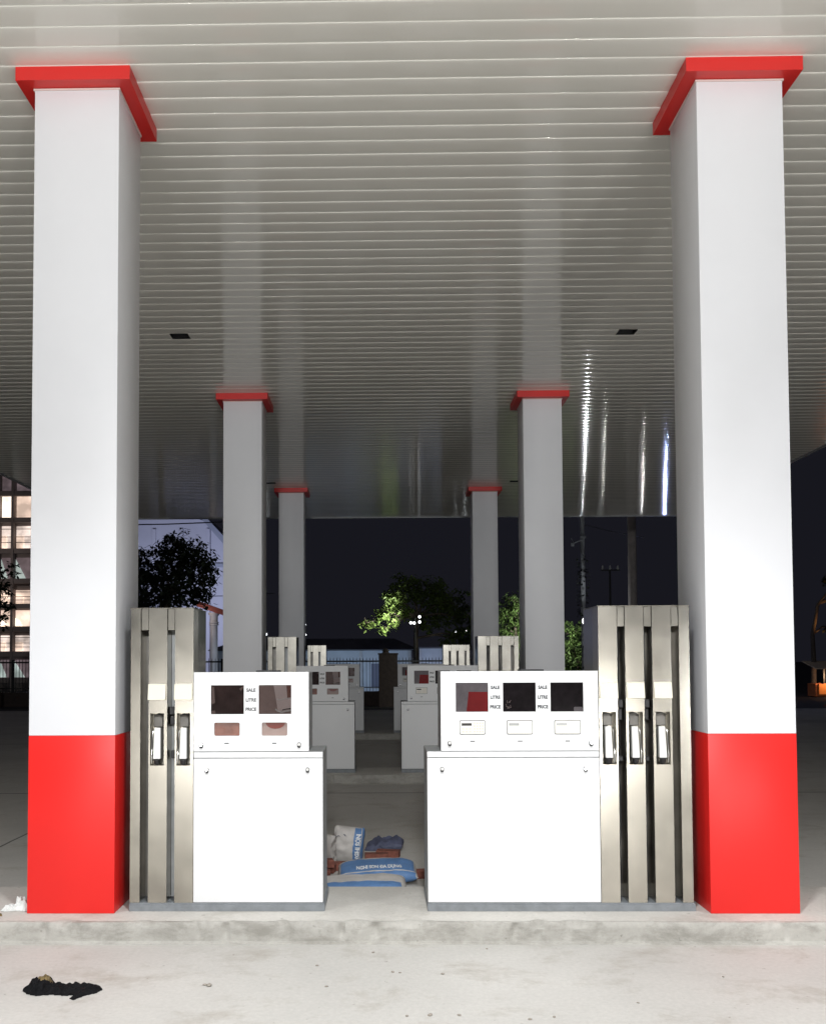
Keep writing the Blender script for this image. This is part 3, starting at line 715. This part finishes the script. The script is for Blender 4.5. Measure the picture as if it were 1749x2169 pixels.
def crumple(name, loc, outline, h, mats, label, cat, seed, tanpatch=False, tall=None):
    """a crumpled cloth: a sheet inside an outline, thrown up in folds, with an underside"""
    xs = [p[0] for p in outline]; ys = [p[1] for p in outline]
    def inside(x, y):
        c_ = False; n = len(outline)
        for i in range(n):
            (x1, y1), (x2, y2) = outline[i], outline[(i+1) % n]
            if (y1 > y) != (y2 > y) and x < (x2-x1)*(y-y1)/(y2-y1)+x1: c_ = not c_
        return c_
    def dist(x, y):
        d = 9
        for i in range(len(outline)):
            a = Vector(outline[i]); b2 = Vector(outline[(i+1) % len(outline)]); p = Vector((x, y)); ab = b2-a
            t = max(0, min(1, (p-a).dot(ab)/max(1e-9, ab.length_squared))); d = min(d, (p-(a+ab*t)).length)
        return d
    nx = 64; ny = 40; bm = bmesh.new(); grid = {}
    for i in range(nx+1):
        for j in range(ny+1):
            x = min(xs) + (max(xs)-min(xs))*i/nx; y = min(ys) + (max(ys)-min(ys))*j/ny
            if not inside(x, y): continue
            e = min(1, dist(x, y)/(h*.9)); q = Vector((x*16, y*16, seed))
            fold = .45 + .55*abs(mnoise.noise(q)) + .35*mnoise.noise(q*2.6) + .2*mnoise.noise(q*6)
            k_ = tall(x, y) if tall else 1
            grid[i, j] = bm.verts.new((x + mnoise.noise(q*2+Vector((5, 0, 0)))*.006, y + mnoise.noise(q*2+Vector((0, 5, 0)))*.006, max(.002, h*k_*e**.6*fold)))
    for i in range(nx):
        for j in range(ny):
            k4 = [(i, j), (i+1, j), (i+1, j+1), (i, j+1)]
            vs = [grid[k_] for k_ in k4 if k_ in grid]
            if len(vs) >= 3: bm.faces.new(vs)
    r_ = bmesh.ops.extrude_face_region(bm, geom=bm.faces[:])
    for v in [g_ for g_ in r_['geom'] if isinstance(g_, bmesh.types.BMVert)]: v.co.z = max(0.0006, v.co.z*.25)
    bm.normal_update()
    mb = MB(); mb.addbm(bm)
    if tanpatch:
        mb.m = [1 if (mnoise.noise(Vector((sum(mb.v[i][0] for i in f_)/len(f_)*14, sum(mb.v[i][1] for i in f_)/len(f_)*14, 3.)))) > .02 and sum(mb.v[i][0] for i in f_)/len(f_) < -.04 and sum(mb.v[i][1] for i in f_)/len(f_) > .03 else 0 for f_ in mb.f]
    o = mb.build(name, mats, smooth=True); o.location = loc
    return tag(o, label, cat)
crumple('cloth', (-1.66, 4.96, .0005), [(-.20, -.02), (-.195, .10), (-.15, .17), (-.11, .16), (-.05, .08), (.03, .06), (.09, .075), (.11, .095), (.13, .06), (.19, .05), (.215, .0), (.19, -.05), (.15, -.08), (.11, -.15), (.075, -.13), (.10, -.08), (.04, -.09), (-.03, -.075), (-.09, -.09), (-.15, -.075)],
        .042, [M_RAGK, M_RAGT], 'crumpled black cloth with a tan patch lying on the concrete at left', 'cloth', 3, True, lambda x, y: 1.5 if x < -.08 else 1)
crumple('rag', (-2.31, 6.07, ZI+.0008), [(-.10, -.05), (-.11, .03), (-.05, .07), (.01, .10), (.085, .11), (.10, .0), (.06, -.06), (.0, -.045), (-.04, -.065)],
        .085, [M_RAGW], 'crumpled white rag on the island beside the large left pillar', 'rag', 11, False, lambda x, y: .75 + .5*(x > -.02))
crumple('rag', (-2.46, 5.93, ZI+.0008), [(-.14, -.03), (-.12, .05), (.0, .06), (.09, .02), (.11, -.03), (.02, -.05)],
        .03, [M_RAGT], 'flat brown scrap on the island edge at far left', 'scrap', 15)
PB = [(-.93, 5.04, .009), (-.905, 5.03, .014), (-.29, 5.02, .007), (.06, 5.25, .008), (.10, 5.24, .006), (.33, 5.22, .008), (.23, 4.62, .010), (.37, 4.62, .008), (.12, 4.61, .007), (.70, 4.57, .008), (.82, 4.60, .007), (1.27, 4.79, .006), (1.83, 5.18, .006), (-.05, 5.6, .007), (.62, 5.67, .006), (-.36, 5.36, .007)]
pb0 = None
for i, (x, y, s_) in enumerate(PB):
    if pb0 is None:
        bm = bmesh.new(); bmesh.ops.create_icosphere(bm, subdivisions=2, radius=1)
        for v in bm.verts: v.co *= 1 + .35*mnoise.noise(v.co*1.3); v.co.z = v.co.z*.55 + .4
        m_ = MB(); m_.addbm(bm); pb0 = m_.build('pebble', M_STONE, smooth=True); o = pb0
        tag(o, 'tiny chip of stone lying on the concrete in front of the island', 'pebble', 'stone chips scattered on the forecourt')
    else: o = pb0.copy(); COL.objects.link(o)
    o.location = (x, y, 0); o.scale = (s_*1.4, s_, s_); o.rotation_euler = (0, 0, i*1.7)

# ------------------------------------------------------------------ trees
def tree(name, loc, label, cat, trunk, clumps, nleaf, ls, mleaf, seed, group=None, droop=.3, trunk_r=.13):
    rnd = random.Random(seed)
    t = thing(name, loc, label, cat, group); L0 = Vector(loc)
    m_ = MB((0, 0, 0)); tp = [Vector(p) for p in trunk]
    m_.tube(tp, [trunk_r*(1 - .5*i/(len(tp)-1)) for i in range(len(tp))], 12)
    for cx, cy, cz, rr in clumps:
        a = tp[-1] if cz > tp[-1].z*.8 else tp[len(tp)//2]; e = Vector((cx, cy, cz)); mid = (a+e)/2 + Vector((rnd.uniform(-.1, .1), rnd.uniform(-.1, .1), .15))
        m_.tube([a, mid, e], [trunk_r*.42, trunk_r*.28, trunk_r*.1], 7)
        for q in range(5):
            d = Vector((rnd.gauss(0, 1), rnd.gauss(0, 1), rnd.gauss(0, .7))).normalized()*rr*rnd.uniform(.6, .95)
            m_.tube([e, e + d*.5 + Vector((0, 0, .05)), e + d], [trunk_r*.12, trunk_r*.08, trunk_r*.03], 5)
    m_.build('trunk', M_BARK, t, smooth=True)
    vs = []; fs = []; tot = sum(c[3]**2 for c in clumps)
    for cx, cy, cz, rr in clumps:
        n = int(nleaf*rr*rr/tot); tw = max(6, n//9)
        for q in range(tw):
            d = Vector((rnd.gauss(0, 1), rnd.gauss(0, 1), rnd.gauss(0, 1))).normalized()
            p = Vector((cx, cy, cz)) + Vector((d.x, d.y, d.z*.8))*rr*(rnd.random()**.4)*rnd.choice((1, 1, 1, 1.18))
            for w in range(9):
                a = rnd.uniform(0, 2*math.pi); dr = Vector((math.cos(a), math.sin(a), rnd.uniform(-.9, .35) - droop)).normalized()
                s_ = ls*rnd.uniform(.7, 1.25); sd = dr.cross(Vector((rnd.uniform(-.4, .4), rnd.uniform(-.4, .4), 1))).normalized()*s_*.24
                o_ = p + Vector((rnd.gauss(0, 1), rnd.gauss(0, 1), rnd.gauss(0, 1)))*ls*.35
                b0 = len(vs); nn = dr.cross(sd).normalized()*s_*.06
                vs += [o_, o_ + dr*s_*.45 + sd + nn, o_ + dr*s_, o_ + dr*s_*.45 - sd + nn]
                fs += [(b0, b0+1, b0+2), (b0, b0+2, b0+3)]
    c_ = MB(); c_.add(vs, fs); c_.build('crown', mleaf, t)
    return t
rnd = random.Random(7)
# tree beyond the fence in the middle, its left branches lit by the globe lamp
tree('broadleaf_tree', (1.45, 38, 0), 'dark broad tree behind the fence in the middle, left branches brightly lit by globe lamps', 'tree',
     [(0, 0, 0), (.02, 0, 1.4), (-.03, 0, 2.6), (.1, .1, 3.5)],
     [(-.9, -.3, 4.2, .55), (-1.35, -.5, 3.5, .42), (-2.0, -.6, 3.2, .26), (-1.25, -.5, 2.98, .2), (-.85, -.6, 3.25, .22), (-.6, -.3, 3.7, .4), (-.3, .3, 4.6, .75), (.5, .3, 4.5, .8), (1.3, .4, 4.1, .8), (2.0, .4, 3.4, .7), (.5, .6, 3.5, .7), (1.6, .6, 2.6, .6), (2.3, .5, 2.7, .5)],
     5200, .21, M_LEAFY, 3)
# silhouette tree left
tree('broadleaf_tree', (-9.3, 40, 0), 'black silhouetted tree in front of the pale blue hall at left', 'tree',
     [(0, 0, 0), (.1, 0, 2), (.0, 0, 3.6), (.5, 0, 4.6)],
     [(.9, 0, 6.6, .85), (1.5, .2, 6.0, .8), (.0, 0, 5.9, 1.0), (-.6, 0, 5.0, 1.0), (.7, -.2, 5.1, 1.0), (1.8, 0, 5.0, .6), (1.5, .1, 4.4, .55), (-.8, 0, 4.0, .9), (.35, 0, 4.3, .6), (-1.6, 0, 5.6, .9), (2.1, .1, 5.6, .35)],
     8500, .24, M_LEAFD, 5, trunk_r=.16)
tree('broadleaf_tree', (-12.75, 31, 0), 'thin dark branch of leaves in front of the lit stairwell at far left', 'tree',
     [(0, 0, 0), (.0, 0, 2), (.15, 0, 4.2)], [(.45, 0, 4.75, .3), (.2, 0, 4.2, .38), (.4, 0, 3.6, .32), (.1, 0, 3.1, .35), (-.5, 0, 4.0, .5)], 700, .2, M_LEAFD, 9, trunk_r=.05)
tree('bushy_tree', (4.75, 34, 0), 'bushy green tree between the far right pillars, one side brightly lit', 'tree',
     [(0, 0, 0), (.0, 0, 1.4), (.1, 0, 2.6)], [(.1, 0, 3.8, .5), (.2, 0, 3.2, .6), (-.2, .2, 2.6, .7), (.1, 0, 2.0, .7), (-.3, .1, 3.4, .45)], 4200, .13, M_LEAF, 12)
tree('bushy_tree', (7.05, 34, 0), 'low green bush beside the large stainless tower, right of the second pillar', 'tree',
     [(0, 0, 0), (.0, 0, .8), (.05, 0, 1.6)], [(-.2, 0, 2.6, .65), (.1, 0, 1.9, .75), (-.2, 0, 1.2, .7), (.5, 0, 2.6, .7), (-.5, 0, 2.1, .5)], 4800, .13, M_LEAF, 14)
tree('broadleaf_tree', (19.45, 43, 0), 'tall black tree at the right edge, trunk and lowest leaves lit orange', 'tree',
     [(0, 0, 0), (.05, 0, 1.6), (.02, 0, 2.8), (.3, 0, 4.2)], [(.85, -.2, 3.2, .42), (1.9, 0, 4.4, .9), (2.8, 0, 5.2, 1.1), (1.4, 0, 5.4, .8)], 2600, .26, M_LEAFD, 16, trunk_r=.13)

# ------------------------------------------------------------------ fence, pillar, lamps, poles
fe = thing('fence', (-7, 36, 0), 'dark spiked iron fence on a low wall behind the far dispensers', 'fence')
MB(fe.location).box(-26, 11, 35.9, 36.1, 0, .55).build('base_wall', M_DBRICK, fe)
fm = MB(fe.location); x = -25.9
while x < 10.9:
    fm.box(x-.009, x+.009, 35.99, 36.01, .55, 1.74); fm.add([(x-.016, 36, 1.74), (x, 35.985, 1.74), (x+.016, 36, 1.74), (x, 36.015, 1.74), (x, 36, 1.85)], [(0, 1, 4), (1, 2, 4), (2, 3, 4), (3, 0, 4)]); x += .125
fm.box(-26, 11, 35.975, 35.989, 1.66, 1.72); fm.box(-26, 11, 35.975, 35.989, .68, .72)
fm.build('bars', M_IRON, fe)
for xx in (-22, -18, -14, -10, -6, -2.6, 3.4, 7, 10.9):
    MB(fe.location).box(xx-.05, xx+.05, 35.93, 35.974, .551, 1.8).build('post', M_IRON, fe)
pg = thing('gate_pillar', (.29, 35.4, 0), 'dark square gate pillar with a small finial between the far dispensers', 'pillar')
MB(pg.location).box(-.06, .64, 35.05, 35.75, 0, 1.93, .01).build('shaft', M_DBRICK, pg)
MB(pg.location).box(-.09, .67, 35.02, 35.78, 1.931, 1.985, .008).build('cap', M_DBRICK, pg)
MB(pg.location).lathe([(.16, 0), (.10, .05), (.14, .1), (.06, .16), (.02, .19)], (.2, 35.4, 1.986), 14).build('finial', M_DBRICK, pg, smooth=True)

def globe_post(x, y, label, globes, pole_r=.03, group=None, m_g=None, r=.11):
    t = thing('lamp_post', (x, y, 0), label, 'lamp', group); c = t.location
    zt = max(gz for gx, gz in globes)
    m_ = MB(c).tube([(x, y, 0), (x, y, zt-.05)], [pole_r*1.3, pole_r], 8)
    for gx, gz in globes: m_.tube([(x, y, gz-.35 if gz-.35 > .1 else gz*.5), (x+gx*.6, y, gz-.26 if gz > .5 else gz*.6), (x+gx, y, gz-r*.9)], pole_r*.6, 6)
    m_.build('post', M_IRON, t)
    for gx, gz in globes: MB(c).ball((x+gx, y, gz), r, 10).build('globe', m_g or G_GLOBE, t, smooth=True)
    return t
globe_post(1.36, 36.7, 'lamp post with white globes glowing in front of the dark middle tree', [(-.17, 3.17), (-.04, 3.16), (.17, 3.20), (.17, 3.40)], .02, r=.055)
lamp("globe_light", (.75, 36.5, 3.0), 620, (.97, 1, .9), .12, 'SPOT', (-.9, 37.5, 4.0), 120, .6)
t = globe_post(4.77, 55, 'twin arm street lamp with one round lit globe beside the far right dispenser', [(.16, 3.36), (-.38, 3.30)], .025, r=.11)
for c_ in t.children:
    pass
lamp("street_light", (4.93, 54.6, 3.3), 6, (.9, .95, 1), .15)
for u_, gl in (((-8.45, 70), [(0, 3.70)]), ((-8.3, 70), [(0, 2.26)])):
    globe_post(u_[0], u_[1], 'far white street lamp shining low between the left pillars' if gl[0][1] < 3 else 'far thin lamp with a small bulb high between the left pillars', gl, .02, m_g=G_GLOBE if gl[0][1] < 3 else G_BULB, r=.2 if gl[0][1] < 3 else .09)
globe_post(-8.7, 71, 'small lamp just left of the bright far street lamp', [(0, 1.98), (.12, 1.8)], .02, m_g=G_BULB, r=.1)
globe_post(-5.56, 70, 'thin far lamp with two small bulbs beside the smallest left pillar', [(0, 4.4), (.02, 3.66)], .02, m_g=G_BULB, r=.08)
globe_post(-5.6, 69, 'small orange lamp low beside the smallest left pillar', [(0, 1.82)], .02, m_g=G_ORANGE, r=.08)
# street lamps hidden behind the large stainless tower: they make the streaks on the ceiling
SL = [(5.55, 32.2, 3.1, 130, (.95, 1.0, .9), 'lamp post with a white globe standing before the bushy green tree'),
      (6.32, 29.2, 2.9, 48, (.93, .96, 1.0), 'lamp post with a white globe standing by the pale utility pole'),
      (8.05, 34.2, 2.9, 5, (1, .97, .92), 'lamp post with a dim white globe right of the pale utility pole'),
      (10.75, 39, 3.0, 13, (1, .97, .95), 'lamp post with a white globe under the far crossarm'),
      (11.8, 39.5, 3.4, 110, (.40, .50, 1.0), 'lamp post with a bluish white globe behind the large right pillar')]
for x, y, z, pw, cl, lb in SL:
    globe_post(x, y, lb, [(0, z)], .03, group=None, r=.12)
    if y == 32.2: lamp('globe_light', (x, y+.2, z-.1), 500, cl, .05, 'SPOT', (5.5, 34, 2.6), 150, .5)
    else: lamp('globe_light', (x, y-.22, z-.05), pw, cl, .045 if pw > 40 else .03)
up_ = thing('utility_pole', (6.42, 30, 0), 'pale utility pole with a bracket, ivy on its lower half, right of the second pillar', 'pole')
MB(up_.location).tube([(6.42, 30, 0), (6.42, 30, 9)], [.085, .06], 12).build('shaft', M_GALV, up_, smooth=True)
m_ = MB(up_.location); m_.tube([(6.40, 29.93, 5.5), (6.25, 29.9, 5.45), (6.1, 29.9, 5.38)], .022, 6); m_.box(6.03, 6.13, 29.86, 29.94, 5.30, 5.40, .01); m_.tube([(6.12, 29.9, 5.4), (6.04, 29.9, 5.55)], .01, 5)
m_.box(6.33, 6.51, 29.90, 29.93, 5.55, 5.62); m_.tube([(6.34, 29.92, 6.3), (6.38, 29.92, 6.0), (6.34, 29.92, 5.7)], .01, 5); m_.build('bracket', M_GALV, up_)
vs = []; fs = []; rnd = random.Random(31)
for q in range(420):
    z = rnd.uniform(.4, 5.0); a = rnd.uniform(0, 6.28); p = Vector((6.42 + math.cos(a)*.13, 30 + math.sin(a)*.13, z)); d = Vector((math.cos(a), math.sin(a), rnd.uniform(-1, .3)))*.1
    s_ = Vector((-math.sin(a), math.cos(a), rnd.uniform(-.3, .3)))*.04; b0 = len(vs); vs += [p, p + d*.5 + s_, p + d, p + d*.5 - s_]; fs += [(b0, b0+1, b0+2), (b0, b0+2, b0+3)]
m_ = MB(up_.location); m_.add(vs, fs); m_.build('ivy', M_LEAFD, up_)
dp = thing('utility_pole', (7.55, 28.4, 0), 'thick dark utility pole rising behind the large stainless tower', 'pole')
MB(dp.location).tube([(7.55, 28.4, 0), (7.55, 28.4, 9)], [.14, .12], 14).build('shaft', M_POLE, dp, smooth=True)
xp = thing('utility_pole', (10.9, 45, 0), 'far thin pole with a crossarm of three pale insulators', 'pole')
MB(xp.location).tube([(10.9, 45, 0), (10.9, 45, 6.0)], [.07, .05], 10).build('shaft', M_IRON, xp)
MB(xp.location).box(10.45, 11.35, 44.9, 44.94, 5.92, 5.98).build('crossarm', M_IRON, xp)
for q in (-.36, 0, .36): MB(xp.location).lathe([(.03, 0), (.06, .05), (.035, .08), (.05, .13), (.02, .2)], (10.9+q, 44.92, 5.981), 10).build('insulator', M_STUCCO, xp)
def wire(name, pts, label, r=.012):
    o = MB().tube(pts, r, 6).build(name, M_IRON); tag(o, label, 'cable')
wire('overhead_wire', [(6.46, 30, 6.0), (7.6, 31, 5.9), (9.2, 33, 5.95)], 'pale thin wire running right from the pale utility pole', .01)
wire('overhead_wire', [(-16, 44, 8.1), (-10, 44, 8.14), (-6, 44.2, 8.3)], 'black overhead wire crossing above the silhouetted left tree', .03)
wire('overhead_wire', [(-9.5, 44.5, 4.75), (-7.2, 44.5, 4.8), (-5, 44.5, 4.9)], 'black overhead wire low beside the red tiled porch', .02)

# ------------------------------------------------------------------ buildings behind
ho = thing('house', (-3.6, 55, 0), 'low pale blue house with a grey roof behind the fence', 'house')
MB(ho.location).box(-9, 1.75, 52, 58, 0, 2.27).build('wall', M_HOUSE, ho)
m_ = MB(ho.location); m_.add([(-9.4, 51.6, 2.28), (2.1, 51.6, 2.28), (2.1, 58.4, 2.28), (-9.4, 58.4, 2.28), (-8, 55, 3.0), (.8, 55, 3.0), (-9.4, 51.6, 2.33), (2.1, 51.6, 2.33), (2.1, 58.4, 2.33), (-9.4, 58.4, 2.33)],
    [(0, 3, 2, 1), (0, 1, 7, 6), (1, 2, 8, 7), (2, 3, 9, 8), (3, 0, 6, 9), (6, 7, 5, 4), (7, 8, 5), (8, 9, 4, 5), (9, 6, 4)]); m_.build('roof', M_HROOF, ho)
for xx in (-6.2, -4.0, -1.07, 1.6): MB(ho.location).box(xx-.08, xx+.08, 51.90, 51.99, 0, 2.26).build('porch_post', M_STUCCO, ho)
for xx in (-5.4, -2.6, .2): 
    w_ = MB(ho.location).box(xx-.7, xx+.7, 51.95, 51.995, .25, 1.55).build('window', M_BLUEW, ho)
    MB(ho.location).box(xx-.74, xx+.74, 51.93, 51.948, .19, .25).build('sill', M_STUCCO, w_)
lamp("house_light", (-2.0, 47.5, 1.0), 260, (.55, .75, 1.0), .3, 'SPOT', (-2.0, 52, 1.4), 150, .5)
lamp("house_light", (2.6, 47.5, 1.0), 90, (.6, .7, 1.0), .3, 'SPOT', (2.7, 51, 1.4), 100, .5)
ki = thing('kiosk', (2.7, 50.7, 0), 'pale blue box kiosk behind the tree trunk', 'kiosk')
MB(ki.location).box(2.13, 3.3, 50, 51.5, 0, 2.34).build('wall', M_HOUSE, ki)
MB(ki.location).box(2.05, 3.36, 49.94, 51.56, 2.341, 2.42).build('roof', M_HROOF, ki)
MB(ki.location).box(2.06, 2.16, 49.95, 49.995, 0, 2.335).build('corner_post', M_STUCCO, ki)
# blue lit hall at left
ha = thing('hall', (-17, 72, 0), 'large pale blue hall with a sloping roof behind the silhouetted left tree', 'building')
m_ = MB(ha.location); m_.prism_y([(-34, 0), (-10.2, 0), (-10.2, 9.2), (-12.4, 11.6), (-16, 12.9), (-25, 13.6), (-34, 13)], 66, 80); m_.build('wall', M_HALL, ha)
m_ = MB(ha.location); m_.prism_y([(-10.0, 8.9), (-9.8, 9.3), (-12.3, 12.0), (-16, 13.3), (-25, 14.0), (-34.2, 13.4), (-34.2, 13.05), (-25, 13.65), (-16, 12.95), (-12.4, 11.65)], 65.2, 80.5); m_.build('roof', M_HALLR, ha)
for xx in (-12.0, -13.9, -15.8, -17.7): MB(ha.location).box(xx-.12, xx+.12, 65.85, 65.99, 0, 11).build('pilaster', M_HALL, ha)
MB(ha.location).box(-33, -10.3, 65.8, 65.995, 8.3, 8.55).build('string_course', M_HALLR, ha)
lamp('hall_light', (-15.5, 55, 3.5), 3300, (.70, .76, 1.0), .5, 'SPOT', (-15, 66, 7), 110, .5)
lamp('hall_light', (-10.2, 60, 5.5), 400, (.70, .76, 1.0), .5, 'SPOT', (-11, 66, 8), 110, .5)
# porch with red tiled roof
po = thing('porch', (-8.1, 45.5, 0), 'red tiled porch roof on pale ringed columns left of the second pillar', 'porch')
m_ = MB(po.location); m_.add([(-8.75, 45.0, 4.62), (-6.6, 45.0, 3.85), (-6.6, 45.0, 3.6), (-8.75, 45.0, 4.34), (-8.75, 47, 4.62), (-6.6, 47, 3.85), (-6.6, 47, 3.6), (-8.75, 47, 4.34)],
    [(0, 1, 2, 3), (7, 6, 5, 4), (0, 4, 5, 1), (1, 5, 6, 2), (2, 6, 7, 3), (3, 7, 4, 0)]); m_.build('roof', M_TILE, po)
for px in (-8.02, -6.75):
    zt = 4.06 if px < -7.5 else 3.62
    MB(po.location).lathe([(.24, 0), (.24, .3), (.19, .32), (.185, zt-.62), (.235, zt-.61), (.235, zt-.55), (.19, zt-.54), (.235, zt-.50), (.235, zt-.44), (.185, zt-.43), (.2, zt-.16), (.27, zt-.08), (.27, zt)], (px, 45.6, 0), 20).build('column', M_STUCCO, po, smooth=True)
lamp('porch_light', (-8.75, 44.2, 3.9), 40, (1.0, .85, .8), .1, 'SPOT', (-8.2, 45.6, 3.4), 120, .5)
lamp('porch_light', (-7.3, 43.5, 1.6), 40, (.6, .75, 1.0), .15, 'SPOT', (-7.9, 45.6, 2.2), 110, .5)
# far left stairwell block with lit landings
tb = thing('apartment_block', (-24, 58, 0), 'multi storey block at the far left with lit stairwell windows', 'building')
c = tb.location
MB(c).box(-30, -20.5, 56.2, 64, 0, 16).build('wall', M_BWALL, tb)
levels = [(11.95, 12.9, G_LILAC), (10.35, 11.65, G_WARM), (8.5, 9.85, G_WARM2), (6.7, 7.95, G_LILAC), (5.2, 6.0, G_WARM), (3.85, 4.8, G_WARM), (2.36, 3.3, G_WARM2), (.8, 1.85, G_LILAC)]
bays = [(-21.72, -20.72), (-22.6, -21.92), (-24.2, -22.8), (-26, -24.4)]
for i, (z0, z1, gm) in enumerate(levels):
    for j, (a, b2) in enumerate(bays):
        w_ = MB(c).box(a, b2, 56.10, 56.19, z0, z1).build('window', (G_HOT if (i in (1,) and j == 1) else gm), tb)
        if i in (2, 4, 6):
            r2 = MB(c)
            for q in (.25, .5, .85): r2.box(a, b2, 56.02, 56.05, z0 + (z1-z0)*q, z0 + (z1-z0)*q + .035)
            r2.build('railing', M_IRON, w_)
            MB(c).box(a+.02, a+(b2-a)*.45, 56.055, 56.095, z0+.02, z0+(z1-z0)*.55).build('inner_wall', G_WARM, w_)  # emissive wall, its glow replaces lamplight inside the stairwell
        if i in (3, 7):
            MB(c).prism_y([(a, z0+.01), (a+(b2-a)*.6, z0+.01), (a, z1-.1)], 56.04, 56.09).build('stair_flight', G_COOL, w_)  # stair made to glow in place of interior lighting
        if i == 5:
            MB(c).prism_y([(a, z0+.01), (a+(b2-a)*.4, z0+.01), (a+(b2-a)*.25, z0+.3), (a, z0+.48)], 56.04, 56.09).build('stair_flight', G_HOT, w_)  # brightly lit stair, its light put in as emission
for a in (-20.72, -21.92, -22.8, -24.4): MB(c).box(a+.02, a+.16, 55.7, 56.0, 0, 16).build('mullion', M_BWALL, tb)
for z0, z1, gm in levels: MB(c).box(-30, -20.55, 55.8, 56.19, z0-.32, z0-.02).build('floor_slab', M_BWALL, tb)
MB(c).tube([(-20.62, 55.7, 0), (-20.62, 55.7, 16)], .09, 10).build('drainpipe', M_BLUEW, tb)
lamp('facade_fill_light', (-22.3, 51.5, 7.5), 110, (1.0, .86, .8), .3, 'SPOT', (-22.3, 57, 7.5), 140, .5)  # unseen lamp added before the block to brighten its outer walls
# street stall right
st = thing('street_stall', (22, 42.5, 0), 'small street stall with pale awning and orange counter at the right edge', 'stall')
c = st.location
MB(c).box(19.2, 22.75, 42.2, 43.0, .05, .62).build('counter', simple('stall_orange', (.55, .16, .05), .6), st)
MB(c).box(19.5, 19.57, 42.1, 42.17, .63, 1.3).build('post', M_IRON, st); MB(c).box(22.55, 22.62, 42.1, 42.17, .63, 1.3).build('post', M_IRON, st)
m_ = MB(c); m_.add([(19.05, 41.8, 1.30), (23.15, 41.8, 1.30), (23.15, 43.2, 1.62), (19.05, 43.2, 1.62), (19.05, 41.8, 1.26), (23.15, 41.8, 1.26), (23.15, 43.2, 1.58), (19.05, 43.2, 1.58)], [(0, 1, 2, 3), (7, 6, 5, 4), (0, 4, 5, 1), (1, 5, 6, 2), (2, 6, 7, 3), (3, 7, 4, 0)])
m_.build('awning', simple('awning_cream', (.6, .48, .33), .7), st)
MB(c).box(19.3, 19.67, 42.1, 42.19, .15, .60).build('orange_panel', simple('stall_panel', (.7, .25, .06), .5), st)
MB(c).ball((19.85, 42.15, 1.0), .12, 10).build('bulb', G_STALL, st); MB(c).ball((19.8, 42.1, .7), .09, 10).build('bulb', G_STALL, st)
lamp('stall_light', (19.75, 41.6, .95), 45, (1, .60, .34), .1, 'SPOT', (19.9, 43, .6), 150, .5)
lamp('stall_light', (20.2, 42.2, 2.7), 110, (1, .45, .12), .08, 'SPOT', (20.35, 43, 3.3), 110, .5)
